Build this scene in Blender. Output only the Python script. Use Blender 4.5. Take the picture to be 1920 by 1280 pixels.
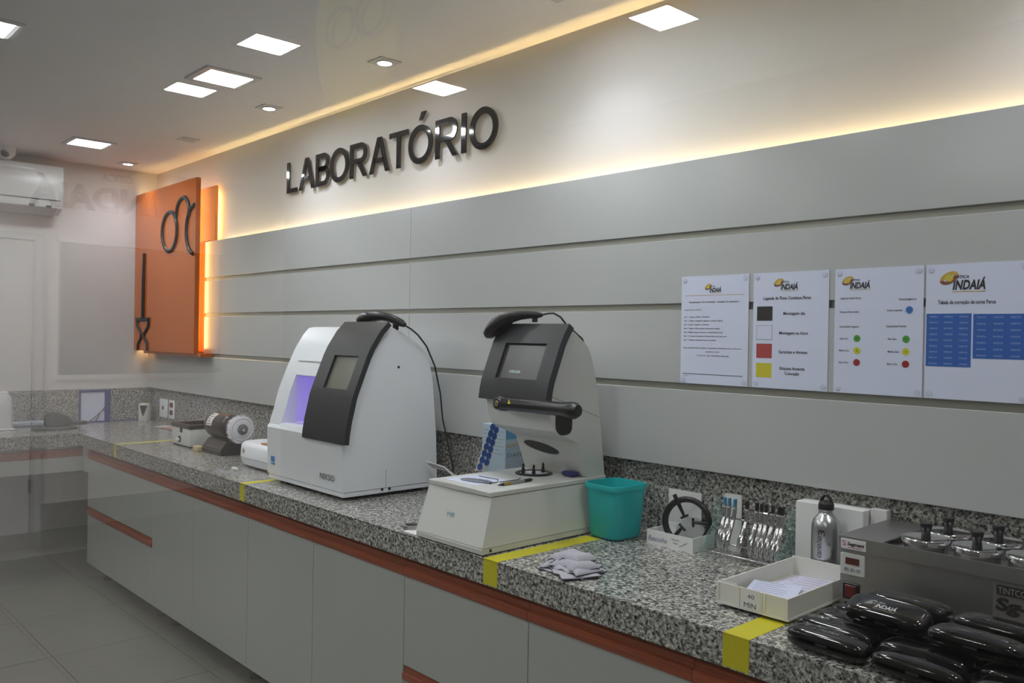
import bpy, bmesh, math, random
from mathutils import Matrix, Vector
random.seed(7)
for o in list(bpy.data.objects): bpy.data.objects.remove(o)
scn = bpy.context.scene
COL = scn.collection
PI = math.pi

# ------------------------------------------------------------------ camera
cd = bpy.data.cameras.new('camera'); cam = bpy.data.objects.new('camera', cd); COL.objects.link(cam)
yaw, pitch, roll = .7489, -.0053, .0174
w = Vector((-math.cos(yaw)*math.cos(pitch), math.sin(yaw)*math.cos(pitch), math.sin(pitch)))
r0 = w.cross(Vector((0, 0, 1))).normalized(); u0 = r0.cross(w)
rr = r0*math.cos(roll)+u0*math.sin(roll); uu = -r0*math.sin(roll)+u0*math.cos(roll)
M = Matrix((rr, uu, -w)).transposed().to_4x4(); M.translation = (6.3412, -2.2671, 1.5317)
cam.matrix_world = M
cd.sensor_width = 36; cd.lens = 1590.3087/1920*36; cd.clip_start = .02
scn.camera = cam
# ------------------------------------------------------------------ world, exposure
wd = bpy.data.worlds.new('world'); scn.world = wd; wd.use_nodes = True
wd.node_tree.nodes['Background'].inputs[0].default_value = (.8, .85, 1, 1)
wd.node_tree.nodes['Background'].inputs[1].default_value = .02
scn.view_settings.view_transform = 'Standard'; scn.view_settings.look = 'None'
scn.view_settings.exposure = 0.20; scn.view_settings.gamma = 1; scn.view_settings.use_curve_mapping = False
PANEL_E = 49      # radiance of the square ceiling lights
SHOP_E = 80
SPOT_W = 7.5
LED_E = 88        # warm strip above the wall panels
LED2_E = 22       # warm strips behind the orange board

# ------------------------------------------------------------------ materials
MATS = {}
def mat(name, col, rough=.5, metal=0, spec=.5, emit=None, es=0, trans=0, alpha=1, coat=0, vary=0, vscale=40, bump=0, bscale=200):
    if name in MATS: return MATS[name]
    m = bpy.data.materials.new(name); m.use_nodes = True; nt = m.node_tree
    b = nt.nodes['Principled BSDF']; I = b.inputs
    I['Base Color'].default_value = (*col, 1); I['Roughness'].default_value = rough; I['Metallic'].default_value = metal
    I['Specular IOR Level'].default_value = spec; I['Coat Weight'].default_value = coat
    I['Transmission Weight'].default_value = trans; I['Alpha'].default_value = alpha
    if emit: I['Emission Color'].default_value = (*emit, 1); I['Emission Strength'].default_value = es
    if vary or bump:
        tc = nt.nodes.new('ShaderNodeTexCoord')
    if vary:
        n = nt.nodes.new('ShaderNodeTexNoise'); n.inputs['Scale'].default_value = vscale; n.inputs['Detail'].default_value = 4
        nt.links.new(tc.outputs['Object'], n.inputs['Vector'])
        mx = nt.nodes.new('ShaderNodeMix'); mx.data_type = 'RGBA'
        mx.inputs[6].default_value = (*[c*(1-vary) for c in col], 1); mx.inputs[7].default_value = (*[min(1, c*(1+vary)) for c in col], 1)
        nt.links.new(n.outputs['Fac'], mx.inputs[0]); nt.links.new(mx.outputs[2], I['Base Color'])
    if bump:
        n2 = nt.nodes.new('ShaderNodeTexNoise'); n2.inputs['Scale'].default_value = bscale; n2.inputs['Detail'].default_value = 3
        nt.links.new(tc.outputs['Object'], n2.inputs['Vector'])
        bp = nt.nodes.new('ShaderNodeBump'); bp.inputs['Strength'].default_value = bump; bp.inputs['Distance'].default_value = .002
        nt.links.new(n2.outputs['Fac'], bp.inputs['Height']); nt.links.new(bp.outputs[0], I['Normal'])
    MATS[name] = m
    return m
def ramp(nt, stops, const=False):
    r = nt.nodes.new('ShaderNodeValToRGB'); e = r.color_ramp.elements
    r.color_ramp.interpolation = 'CONSTANT' if const else 'LINEAR'
    while len(e) < len(stops): e.new(.5)
    for k, (p, c) in enumerate(stops): e[k].position = p; e[k].color = (*c, 1)
    return r
def granite():
    m = bpy.data.materials.new('granite'); m.use_nodes = True; nt = m.node_tree; b = nt.nodes['Principled BSDF']
    tc = nt.nodes.new('ShaderNodeTexCoord')
    n = nt.nodes.new('ShaderNodeTexNoise'); n.inputs['Scale'].default_value = 95; n.inputs['Detail'].default_value = 3; n.inputs['Roughness'].default_value = .6
    v = nt.nodes.new('ShaderNodeTexVoronoi'); v.inputs['Scale'].default_value = 150
    n3 = nt.nodes.new('ShaderNodeTexNoise'); n3.inputs['Scale'].default_value = 210; n3.inputs['Detail'].default_value = 2
    for t in (n, v, n3): nt.links.new(tc.outputs['Object'], t.inputs['Vector'])
    r1 = ramp(nt, [(0, (.03, .03, .03)), (.36, (.06, .06, .06)), (.43, (.30, .30, .295)), (.51, (.55, .545, .52)), (.66, (.78, .77, .74))])
    nt.links.new(n.outputs['Fac'], r1.inputs[0])
    r2 = ramp(nt, [(0, (.10, .095, .09)), (.2, (.48, .47, .44)), (.55, (.85, .83, .79)), (.82, (1, .98, .94))], True)
    sp = nt.nodes.new('ShaderNodeSeparateColor'); nt.links.new(v.outputs['Color'], sp.inputs[0]); nt.links.new(sp.outputs[0], r2.inputs[0])
    mx = nt.nodes.new('ShaderNodeMix'); mx.data_type = 'RGBA'; mx.blend_type = 'MULTIPLY'; mx.inputs[0].default_value = .75
    nt.links.new(r1.outputs[0], mx.inputs[6]); nt.links.new(r2.outputs[0], mx.inputs[7])
    r3 = ramp(nt, [(.36, (.05, .05, .05)), (.42, (1, 1, 1))]); nt.links.new(n3.outputs['Fac'], r3.inputs[0])
    m2 = nt.nodes.new('ShaderNodeMix'); m2.data_type = 'RGBA'; m2.blend_type = 'MULTIPLY'; m2.inputs[0].default_value = .8
    nt.links.new(mx.outputs[2], m2.inputs[6]); nt.links.new(r3.outputs[0], m2.inputs[7])
    nt.links.new(m2.outputs[2], b.inputs['Base Color']); b.inputs['Roughness'].default_value = .16
    return m
def redwood():
    m = bpy.data.materials.new('red_wood_trim'); m.use_nodes = True; nt = m.node_tree; b = nt.nodes['Principled BSDF']
    tc = nt.nodes.new('ShaderNodeTexCoord'); mp = nt.nodes.new('ShaderNodeMapping'); mp.inputs['Scale'].default_value = (2, 60, 90)
    n = nt.nodes.new('ShaderNodeTexNoise'); n.inputs['Scale'].default_value = 1.5; n.inputs['Detail'].default_value = 4
    nt.links.new(tc.outputs['Object'], mp.inputs[0]); nt.links.new(mp.outputs[0], n.inputs['Vector'])
    r = ramp(nt, [(.3, (.20, .040, .016)), (.7, (.36, .075, .028))]); nt.links.new(n.outputs['Fac'], r.inputs[0])
    nt.links.new(r.outputs[0], b.inputs['Base Color']); b.inputs['Roughness'].default_value = .3
    return m
def glasspane():
    # thin sheet: each face lets light straight through and mirrors by Schlick's law
    m = bpy.data.materials.new('clear_glass_pane'); m.use_nodes = True; nt = m.node_tree; nt.nodes.clear()
    out = nt.nodes.new('ShaderNodeOutputMaterial'); g = nt.nodes.new('ShaderNodeNewGeometry')
    dt = nt.nodes.new('ShaderNodeVectorMath'); dt.operation = 'DOT_PRODUCT'
    nt.links.new(g.outputs['Normal'], dt.inputs[0]); nt.links.new(g.outputs['Incoming'], dt.inputs[1])
    def mth(op, a, bval=None):
        x = nt.nodes.new('ShaderNodeMath'); x.operation = op
        for i, s in enumerate((a, bval)):
            if s is None: continue
            if isinstance(s, (int, float)): x.inputs[i].default_value = s
            else: nt.links.new(s, x.inputs[i])
        return x.outputs[0]
    c = mth('ABSOLUTE', dt.outputs['Value']); c = mth('SUBTRACT', 1.0, c); c = mth('POWER', c, 5.0); c = mth('MULTIPLY', c, .96); c = mth('ADD', c, .04)
    t = nt.nodes.new('ShaderNodeBsdfTransparent'); t.inputs[0].default_value = (.985, .99, .985, 1)
    gl = nt.nodes.new('ShaderNodeBsdfGlossy'); gl.inputs['Roughness'].default_value = 0
    mx = nt.nodes.new('ShaderNodeMixShader'); nt.links.new(c, mx.inputs[0]); nt.links.new(t.outputs[0], mx.inputs[1]); nt.links.new(gl.outputs[0], mx.inputs[2])
    nt.links.new(mx.outputs[0], out.inputs[0])
    return m
def emis(name, col, s):
    m = bpy.data.materials.new(name); m.use_nodes = True; nt = m.node_tree; nt.nodes.clear()
    e = nt.nodes.new('ShaderNodeEmission'); e.inputs[0].default_value = (*col, 1); e.inputs[1].default_value = s
    o = nt.nodes.new('ShaderNodeOutputMaterial'); nt.links.new(e.outputs[0], o.inputs[0]); MATS[name] = m
    return m
GRAN = granite(); WOOD = redwood(); PANE = glasspane()
paint = mat('white_wall_paint', (.67, .66, .65), .6, bump=.05, bscale=150)
ceilm = mat('matt_ceiling_paint', (.86, .85, .85), .8, bump=.04, bscale=120)
shopw = mat('off_white_shop_paint', (.82, .775, .765), .6)
panelm = mat('white_satin_laminate', (.50, .51, .505), .22, vary=.02, vscale=3)
groove = mat('aluminium_groove', (.36, .36, .31), .4, .2)
lacq = mat('white_gloss_lacquer', (.42, .435, .415), .09, coat=.3, vary=.02, vscale=2)
carc = mat('white_carcass_board', (.6, .6, .58), .5)
dark = mat('dark_leg_and_shade', (.05, .047, .045), .6)  # black of the legs and of the shade board under the cabinets
tilem = mat('polished_porcelain', (.20, .196, .176), .13, vary=.05, vscale=6)
grout = mat('grey_grout', (.07, .067, .06), .8)
tapem = mat('yellow_tape', (.62, .56, .02), .45, vary=.08, vscale=60)
orange = mat('orange_gloss_lacquer', (.60, .14, .010), .13, coat=.2)
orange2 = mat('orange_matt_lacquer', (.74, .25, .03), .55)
blackg = mat('black_gloss_acrylic', (.008, .008, .009), .06, coat=.5)
charc = mat('charcoal_matt_metal', (.026, .027, .031), .42)
mwhite = mat('white_moulded_plastic', (.80, .82, .86), .33, bump=.03, bscale=500)
mwhite2 = mat('cream_moulded_plastic', (.64, .645, .62), .33, bump=.03, bscale=500)
blackp = mat('black_plastic', (.012, .012, .013), .35)
rubber = mat('black_rubber', (.015, .015, .015), .7)
chrome = mat('polished_chrome', (.72, .72, .74), .12, 1)
steel = mat('brushed_stainless', (.44, .43, .43), .40, 1, vary=.08, vscale=25)
alu = mat('satin_aluminium', (.62, .63, .66), .28, 1)
paper = mat('white_paper', (.68, .72, .90), .6)
papert = mat('plain_white_card', (.78, .78, .77), .7)
ink = mat('dark_print', (.02, .018, .018), .6)
frame = mat('white_trim_metal', (.62, .61, .62), .4)
lampw = emis('cool_white_diffuser', (.93, .985, 1), PANEL_E)
lamps = emis('shop_white_diffuser', (1, .985, .97), SHOP_E)
spotm = emis('spot_lens', (1, .97, 1), 60)
ledm = emis('warm_led', (1, .68, .28), LED_E)
ledh = emis('warm_led_halo', (1, .72, .30), 30)
ledv = emis('added_edge_glow', (1, .74, .36), 13)
ledo = emis('warm_led_amber', (1, .70, .28), LED2_E)

# ------------------------------------------------------------------ mesh helpers
def B(): return bmesh.new()
def bx(bm, x0, x1, y0, y1, z0, z1, bev=0, seg=2, mx=None):
    vs = [bm.verts.new((x, y, z)) for x in (x0, x1) for y in (y0, y1) for z in (z0, z1)]
    fs = [(0, 1, 3, 2), (4, 6, 7, 5), (0, 4, 5, 1), (2, 3, 7, 6), (0, 2, 6, 4), (1, 5, 7, 3)]
    fc = [bm.faces.new([vs[i] for i in f]) for f in fs]
    res = vs
    if bev:
        ed = list({e for f in fc for e in f.edges})
        g = bmesh.ops.bevel(bm, geom=ed, offset=bev, segments=seg, affect='EDGES', profile=.5)
        res = list({v for v in g['verts']} | {v for v in vs if v.is_valid})
    if mx is not None:
        for v in res: v.co = mx @ v.co
    return bm
def prism(bm, pts, ax, a0, a1):
    def P(u, v, a): return (a, u, v) if ax == 'x' else (u, a, v) if ax == 'y' else (u, v, a)
    A = [bm.verts.new(P(u, v, a0)) for u, v in pts]; C = [bm.verts.new(P(u, v, a1)) for u, v in pts]
    n = len(pts)
    bm.faces.new(A); bm.faces.new(C[::-1])
    for i in range(n): bm.faces.new((A[i], C[i], C[(i+1) % n], A[(i+1) % n]))
    return bm
def tube(bm, pts, r, n=8, closed=False, flat=1.0):
    pts = [Vector(p) for p in pts]; R = r if isinstance(r, (list, tuple)) else [r]*len(pts)
    rings = []; N = len(pts); up = None
    for i, p in enumerate(pts):
        a = pts[(i-1) % N] if (closed or i > 0) else p; c = pts[(i+1) % N] if (closed or i < N-1) else p
        t = (c-a).normalized()
        if up is None:
            up = Vector((0, 0, 1)) if abs(t.z) < .9 else Vector((1, 0, 0))
        s = t.cross(up).normalized(); up = s.cross(t).normalized()
        rings.append([bm.verts.new(p+(s*math.cos(2*PI*k/n)+up*math.sin(2*PI*k/n)*flat)*R[i]) for k in range(n)])
    for i in range(N if closed else N-1):
        A, C = rings[i], rings[(i+1) % N]
        for k in range(n): bm.faces.new((A[k], A[(k+1) % n], C[(k+1) % n], C[k]))
    if not closed: bm.faces.new(rings[0][::-1]); bm.faces.new(rings[-1])
    return bm
def lathe(bm, prof, c=(0, 0, 0), n=24, ax='z'):
    def P(r, h, a):
        x, y = r*math.cos(a), r*math.sin(a)
        v = (x, y, h) if ax == 'z' else (h, x, y) if ax == 'x' else (x, h, y)
        return Vector(v)+Vector(c)
    rings = [[bm.verts.new(P(r, h, 2*PI*k/n)) for k in range(n)] if r > 1e-6 else [bm.verts.new(P(0, h, 0))] for r, h in prof]
    for A, C in zip(rings, rings[1:]):
        for k in range(n):
            q = [A[k % len(A)], A[(k+1) % len(A)], C[(k+1) % len(C)], C[k % len(C)]]
            q = list(dict.fromkeys(q))
            if len(q) > 2: bm.faces.new(q)
    for R_ in (rings[0], rings[-1]):
        if len(R_) > 2: bm.faces.new(R_)
    return bm
def loft(bm, rings, cap=True):
    V = [[bm.verts.new(p) for p in r] for r in rings]
    n = len(V[0])
    for A, C in zip(V, V[1:]):
        for k in range(n): bm.faces.new((A[k], A[(k+1) % n], C[(k+1) % n], C[k]))
    if cap: bm.faces.new(V[0][::-1]); bm.faces.new(V[-1])
    return bm
def sqr(cx, cy, z, a, b, e=4, n=32):
    out = []
    for k in range(n):
        t = 2*PI*k/n; c, s = math.cos(t), math.sin(t)
        out.append((cx+a*math.copysign(abs(c)**(2/e), c), cy+b*math.copysign(abs(s)**(2/e), s), z))
    return out
def sellip(bm, a, b, c, e=3.0, e2=2.4, nu=28, nv=12, v0=-1, v1=1):
    rings = []
    for j in range(nv+1):
        t = (v0+(v1-v0)*j/nv)*PI/2; ct, st = math.cos(t), math.sin(t)
        k = max(abs(ct), 1e-4)**(2/e2); z = c*math.copysign(abs(st)**(2/e2), st)
        rings.append([(p[0]*k, p[1]*k, z) for p in sqr(0, 0, 0, a, b, e, nu)])
    return loft(bm, rings)
def txt(bm, s, x0, x1, z0, z1, place, shear=0, ext=0, off=0, space=1.0):
    """lettering fitted to the box x0..x1, z0..z1 (cap height of the first line); place maps (u, v, depth) to a point"""
    cu = bpy.data.curves.new('t', 'FONT'); cu.body = s; cu.extrude = ext; cu.offset = off; cu.resolution_u = 3; cu.space_character = space
    ob = bpy.data.objects.new('t', cu); COL.objects.link(ob)
    me = bpy.data.meshes.new_from_object(ob.evaluated_get(bpy.context.evaluated_depsgraph_get()))
    cs = [v.co for v in me.vertices]
    if cs:
        ax, bxx = min(c.x for c in cs), max(c.x for c in cs); ay = 0.0; by = .729
        ids = {}
        for v in me.vertices:
            u_ = (v.co.x-ax)/(bxx-ax); v_ = (v.co.y-ay)/(by-ay)
            X = x0+(x1-x0)*u_+shear*v_*(z1-z0); Zz = z0+(z1-z0)*v_
            ids[v.index] = bm.verts.new(place(X, Zz, v.co.z))
        for p in me.polygons:
            try: bm.faces.new([ids[i] for i in p.vertices])
            except ValueError: pass
    bpy.data.objects.remove(ob); bpy.data.curves.remove(cu); bpy.data.meshes.remove(me)
    return bm
def front(y): return lambda u, v, d: (u, y-d, v)            # on a face looking towards -y
def side(x): return lambda u, v, d: (x+d, u, v)             # on a face looking towards +x
OFF = {}
def obj(name, bm, m, parent=None, smooth=None, loc=None, local=False):
    bmesh.ops.recalc_face_normals(bm, faces=bm.faces)
    me = bpy.data.meshes.new(name); bm.to_mesh(me); bm.free()
    me.materials.append(m)
    if smooth:
        me.shade_smooth(); me.set_sharp_from_angle(angle=math.radians(smooth))
    o = bpy.data.objects.new(name, me); COL.objects.link(o)
    if parent is not None:
        o.parent = parent; off = OFF.get(parent.name, Vector((0, 0, 0)))
        if not local: me.transform(Matrix.Translation(-off))
        OFF[o.name] = off
    elif loc is not None:
        off = Vector(loc)
        if not local: me.transform(Matrix.Translation(-off))
        o.location = off; OFF[o.name] = off
    return o
def tag(o, label, cat, group=None):
    o['label'] = label; o['category'] = cat
    if group: o['group'] = group
    return o
def thing(name, label, cat, loc=(0, 0, 0), rotz=0, group=None):
    o = bpy.data.objects.new(name, None); COL.objects.link(o); o.location = loc; o.rotation_euler = (0, 0, rotz); o.empty_display_size = .05
    OFF[o.name] = Vector(loc)
    return tag(o, label, cat, group)
def struct(name, bm, m, label=None, smooth=None):
    o = obj(name, bm, m, smooth=smooth); o['kind'] = 'structure'
    if label: o['label'] = label
    return o
def dup(root, loc, rot=None, label=None, group=None):
    r = root.copy(); COL.objects.link(r); r.location = loc
    if rot is not None: r.rotation_euler = rot
    if label: r['label'] = label
    if group: r['group'] = group
    for ch in list(root.children):
        c = ch.copy(); COL.objects.link(c); c.parent = r
        for g in ch.children:
            d = g.copy(); COL.objects.link(d); d.parent = c
    return r

# ------------------------------------------------------------------ the setting
WT, WB, WY = .8856, .8089, -.637          # worktop top, underside, front edge
YP = -1.85                                # glass front of the laboratory
ZC, ZS = 2.677, 2.83                      # ceiling of laboratory, of shop
XE, YS = 8.4, -5.2
fl = struct('floor', bx(B(), -.9, XE, YS, .1, -.05, -.006), grout, 'polished beige porcelain tile floor with dark joints')
tx, ty = .628, .478
tme = None
ys = [.018+.0-(j)*ty for j in range(0, 4)]
for i in range(-1, 9):
    for j in range(-1, 4):
        x0 = .745+(i-1)*tx; y0 = -.65-j*ty
        if x0 < -.02-tx: continue
        if tme is None:
            b = B(); bx(b, 0, tx-.004, -ty+.004, 0, -.006, 0); o = obj('tile', b, tilem, fl, local=True); tme = o.data
        else:
            o = bpy.data.objects.new('tile', tme); COL.objects.link(o); o.parent = fl
        o.location = (x0, y0, 0)
b = B()
for i in range(0, 15):
    for j in range(4, 10):
        x0 = -.9+i*tx; y0 = -.65-j*ty
        if y0-ty < YS: continue
        bx(b, x0, min(x0+tx-.004, XE), y0-ty+.004, y0, -.006, 0)
for i in range(9, 12):
    for j in range(-1, 4):
        x0 = .745+(i-1)*tx; y0 = -.65-j*ty
        bx(b, x0, min(x0+tx-.004, XE), y0-ty+.004, y0, -.006, 0)
o = obj('tile_field', b, tilem, fl); o['kind'] = 'stuff'
struct('ceiling', bx(B(), -.05, XE, YP-.05, .1, ZC, ZC+.2), ceilm, 'flat grey-white plaster ceiling with recessed lights')
struct('ceiling_shop', bx(B(), -.9, XE, YS, YP-.05, ZS, ZS+.1), ceilm)
wr = struct('wall_right', bx(B(), -.05, XE, .05, .12, 0, ZC), paint, 'long white wall clad with horizontal laminate boards')
struct('wall_back', bx(B(), -.12, 0, YP, .12, 0, ZC), paint, 'white end wall behind the short granite counter')
struct('wall_shop_back', bx(B(), -.9, -.8, YS, YP, 0, ZS), shopw)
struct('wall_shop_side', bx(B(), -.9, 0, YP-.05, YP, 0, ZS), shopw)
struct('wall_left', bx(B(), -.9, XE, YS-.1, YS, 0, ZS), mat('grey_shop_cladding', (.16, .155, .15), .6))
struct('wall_front', bx(B(), XE, XE+.1, YS, .12, 0, ZS), mat('taupe_shop_paint', (.45, .44, .43), .6))
# glass front between shop and laboratory
g = struct('window_1', bx(B(), 0, XE, YP-.004, YP+.004, 0, ZC), PANE, 'large clear glass front of the laboratory mirroring the shop')
# reflected part of the shop: door, dark window, skirting
d1 = struct('door_1', bx(B(), -.8, -.775, -3.13, -2.32, 0, 2.185), mat('white_door_lacquer', (.70, .68, .68), .4))
b = B(); bx(b, -.8, -.765, -3.21, -3.142, 0, 2.25); bx(b, -.8, -.765, -3.142, -2.25, 2.197, 2.25); obj('door_frame', b, frame, d1)
obj('hinge', bx(B(), -.775, -.763, -3.14, -3.12, .30, .40), chrome, d1)
w2 = struct('window_2', bx(B(), -.8, -.785, -4.6, -3.32, 1.18, 2.22), mat('dark_window_glass', (.07, .072, .088), .2))
b = B(); bx(b, -.8, -.775, -4.6, -3.30, 2.20, 2.24); bx(b, -.8, -.775, -4.6, -3.30, 1.14, 1.18); obj('window_frame', b, shopw, w2)
struct('baseboard_shop', bx(B(), -.8, -.785, -5.1, -3.215, 0, .20), mat('beige_skirting_tile', (.40, .39, .36), .2))

# wall boards
XS = 3.2182
rows = [(1.8793, 2.1082, .985), (1.6278+.022, 1.8574, .985), (1.3706+.022, 1.6278, .985), (1.1207, 1.3706, 0.0)]
for z0, z1, xl in rows:
    for x0, x1 in ((xl, XS-.001), (XS+.001, 5.74), (5.742, XE)):
        obj('panel', bx(B(), x0, x1, 0, .018, z0, z1, .0012, 1), panelm, wr)
b = B()
for z0, z1 in ((1.8574, 1.8793), (1.6278, 1.6498), (1.3706, 1.3926)):
    bx(b, .985, XS-.045, .010, .016, z0-.012, z1+.012); bx(b, XS-.043, XE, .010, .016, z0-.012, z1+.012)
obj('groove_strip', b, groove, wr)
obj('batten', bx(B(), .985, XE, .018, .05, 1.5, 1.90), carc, wr)
obj('batten', bx(B(), 0, XE, .018, .05, 1.15, 1.36), carc, wr)
t = tag(obj('led_strip', bx(B(), 1.15, 7.6, .026, .040, 1.930, 1.934), ledm, loc=(4.4, .033, 1.93)), 'warm glowing light strip hidden behind the top wall board', 'light strip')

tag(obj('led_strip', bx(B(), 1.20, 7.6, .0185, .0205, 2.045, 2.080), ledv, loc=(4.4, .0195, 2.05)), 'added second glow strip just below the upper rim of the top wall board', 'light strip')  # second emitter added for the glow along the board rim
# lettering on the wall
lt = thing('wall_lettering', 'large black glossy letters spelling LABORATÓRIO on the white upper wall', 'sign', (2.9, .05, 2.30))
W = 'LABORATÓRIO'
spans = [(2.000, 2.112), (2.135, 2.300), (2.313, 2.448), (2.458, 2.636), (2.650, 2.804), (2.825, 2.993), (2.994, 3.141), (3.147, 3.326), (3.349, 3.505), (3.530, 3.559), (3.584, 3.760)]
Z0, Z1, TK = 2.309, 2.480, .0275
def poly(b, pts): return prism(b, pts, 'y', .029, .037)
def bar(b, x0, x1, z0, z1): return poly(b, [(x0, z0), (x1, z0), (x1, z1), (x0, z1)])
def ringarc(b, cx, cz, rx, rz, t, a0, a1, n=32):
    full = abs(a1-a0) > 6.28; m_ = n if full else n+1
    V = [[b.verts.new((cx+(rx-d)*math.cos(a0+(a1-a0)*k/n), y, cz+(rz-d)*math.sin(a0+(a1-a0)*k/n))) for k in range(m_)] for d, y in ((0, .029), (t, .029), (t, .037), (0, .037))]
    for q in range(4):
        A, C = V[q], V[(q+1) % 4]
        for k in range(n): b.faces.new((A[k], A[(k+1) % m_], C[(k+1) % m_], C[k]))
    if not full:
        b.faces.new([v[0] for v in V]); b.faces.new([v[-1] for v in V][::-1])
def bowl(b, x0, x1, z0, z1):
    rz = (z1-z0)/2; xc = x1-rz*.95
    bar(b, x0, xc, z0, z0+TK*.9); bar(b, x0, xc, z1-TK*.9, z1); ringarc(b, xc, (z0+z1)/2, x1-xc, rz, TK*.93, -PI/2, PI/2, 18)
def letter(ch, a, c):
    b = B(); zm = Z0+(Z1-Z0)*.53; t = TK
    if ch == 'L': bar(b, a, a+t, Z0, Z1); bar(b, a+t, c, Z0, Z0+t*.9)
    if ch == 'I': bar(b, a, c, Z0, Z1)
    if ch == 'T': bar(b, a, c, Z1-t*.9, Z1); m_ = (a+c)/2; bar(b, m_-t/2, m_+t/2, Z0, Z1-t*.9)
    if ch == 'A':
        m_ = (a+c)/2; hw = t*.62
        poly(b, [(a, Z0), (a+t*1.1, Z0), (m_+hw*.2, Z1-.022), (m_+hw, Z1), (m_-hw, Z1)]); poly(b, [(c-t*1.1, Z0), (c, Z0), (m_+hw, Z1), (m_-hw*.2, Z1-.022)])
        q = .30; w_ = (c-a)/2*(1-q)-t*.7; bar(b, m_-w_, m_+w_, Z0+.048, Z0+.048+t*.85)
    if ch in 'OÓ': ringarc(b, (a+c)/2, (Z0+Z1)/2, (c-a)/2, (Z1-Z0)/2+.003, t, 0, 2*PI, 44)
    if ch == 'B': bar(b, a, a+t, Z0, Z1); bowl(b, a+t, c-.006, zm-t*.45, Z1); bowl(b, a+t, c, Z0, zm+t*.45)
    if ch == 'R': bar(b, a, a+t, Z0, Z1); bowl(b, a+t, c-.006, zm-t*.75, Z1); poly(b, [(c-t*1.2, Z0), (c, Z0), (a+(c-a)*.62, zm-t*.6), (a+(c-a)*.42, zm-t*.6)])
    return b
for ch, (a, c) in zip(W, spans):
    o = obj('letter', letter(ch, a, c), blackg, lt)
    if ch == 'Ó': obj('accent', poly(B(), [(3.226, 2.504), (3.246, 2.504), (3.277, 2.540), (3.243, 2.540)]), blackg, o)
# ------------------------------------------------------------------ ceiling lights
def square_light(x, y, z, label, m, group, s=.195, rim=True):
    t = thing('square_ceiling_light', label, 'ceiling light', (x, y, z), 0, group)
    h = s/2; q = .125
    b = B()
    for (x0, x1, y0, y1) in ((-q, q, -q, -h), (-q, q, h, q), (-q, -h, -h, h), (h, q, -h, h)): bx(b, x0, x1, y0, y1, -.008, .0)
    obj('frame', b, frame, t, local=True)
    obj('diffuser', bx(B(), -h, h, -h, h, -.006, -.001), m, t, local=True)
    return t
G = 'square recessed lights of the laboratory'
for x, y, l in ((2.64, -.63, 'lit square ceiling light above the middle of the counter'), (.745, -.637, 'lit square ceiling light nearest the end wall, beside the air conditioner'),
                (4.53, -.63, 'lit square ceiling light above the second white machine'), (6.42, -.63, 'lit square ceiling light above the right end of the counter'),
                (2.62, -1.57, 'lit square ceiling light cut by the left picture edge'), (.75, -1.57, 'lit square ceiling light over the room corner away from the counter'), (4.53, -1.57, 'lit square ceiling light close to the glass front')):
    square_light(x, y, ZC, l, lampw, G)
GS = 'square lights of the shop seen mirrored in the glass'
for x, y, l in ((2.786, -3.214, 'shop light mirrored above the middle ceiling light'), (1.819, -3.251, 'shop light mirrored just below the middle ceiling light'),
                (2.813, -4.165, 'shop light mirrored on the wall above the letters'), (4.236, -4.193, 'shop light mirrored at the top right of the wall'),
                (.25, -2.35, 'unseen shop light added beside the glass front to brighten the sign wall'), (6.0, -3.2, 'shop light behind the viewer'), (7.3, -4.2, 'shop light in the far rear corner')):  # the lamp nearest the end wall is unseen, added to light the sign
    square_light(x, y, ZS, l, lamps, GS)
def spot(x, y, lit, label):
    t = thing('square_downlight', label, 'downlight', (x, y, ZC), 0, 'small square downlights along the wall')
    b = B(); q, r = .052, .03
    bx(b, -q, q, -q, q, -.005, 0, .0015, 1); obj('plate', b, frame, t, local=True)
    obj('ring', lathe(B(), [(r+.006, -.004), (r+.006, -.008), (r, -.009), (r, -.004)], n=20), frame, t, smooth=40, local=True)
    obj('lens', lathe(B(), [(0, -.0075), (r*.95, -.0068), (r*.95, -.004)], n=20), spotm if lit else frame, t, local=True)
    if lit:
        ld = bpy.data.lights.new('downlight_beam', 'SPOT'); ld.energy = SPOT_W; ld.color = (.86, .88, 1); ld.spot_size = math.radians(118); ld.spot_blend = .8; ld.shadow_soft_size = .03
        lo = bpy.data.objects.new('downlight_beam', ld); COL.objects.link(lo); lo.parent = t; lo.location = (0, 0, -.02)
for k, (x, lit, l) in enumerate(((.266, 1, 'lit small downlight above the orange board'), (1.301, 0, 'unlit small downlight between the lit ones near the end wall'), (2.322, 1, 'lit small downlight left of the letters'),
                                 (3.352, 1, 'lit small downlight above the letters'), (4.36, 1, 'lit small downlight at the top picture edge'), (5.87, 1, 'lit small downlight beyond the four notices'))):
    spot(x, -.246, lit, l)

# ------------------------------------------------------------------ orange board
op = thing('orange_board', 'glossy orange wall board with dark spectacles relief, glowing at its edges', 'wall decor', (.55, .02, 1.37))
obj('front_board', bx(B(), .004, 1.07, -.10, -.07, 1.39, 2.503, .001, 1), orange, op)
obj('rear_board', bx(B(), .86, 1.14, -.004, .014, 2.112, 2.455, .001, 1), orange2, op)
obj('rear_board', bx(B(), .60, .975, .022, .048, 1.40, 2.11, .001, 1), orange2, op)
obj('led_strip', bx(B(), 1.050, 1.054, .018, .030, 2.12, 2.44), ledh, op)
obj('ledge', bx(B(), .14, 1.12, -.078, -.002, 1.372, 1.392, .001, 1), orange, op)
b = B(); C1 = (.655, 2.192)
def arc(cx, cz, rx, rz, a0, a1, n=28): return [(cx+rx*math.cos(a0+(a1-a0)*k/n), -.102, cz+rz*math.sin(a0+(a1-a0)*k/n)) for k in range(n+1)]
tube(b, arc(.655, 2.192, .128, .13, 0, 2*PI)[:-1], .014, 8, True)
obj('spectacle_rim', b, blackp, op, smooth=60)
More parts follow.
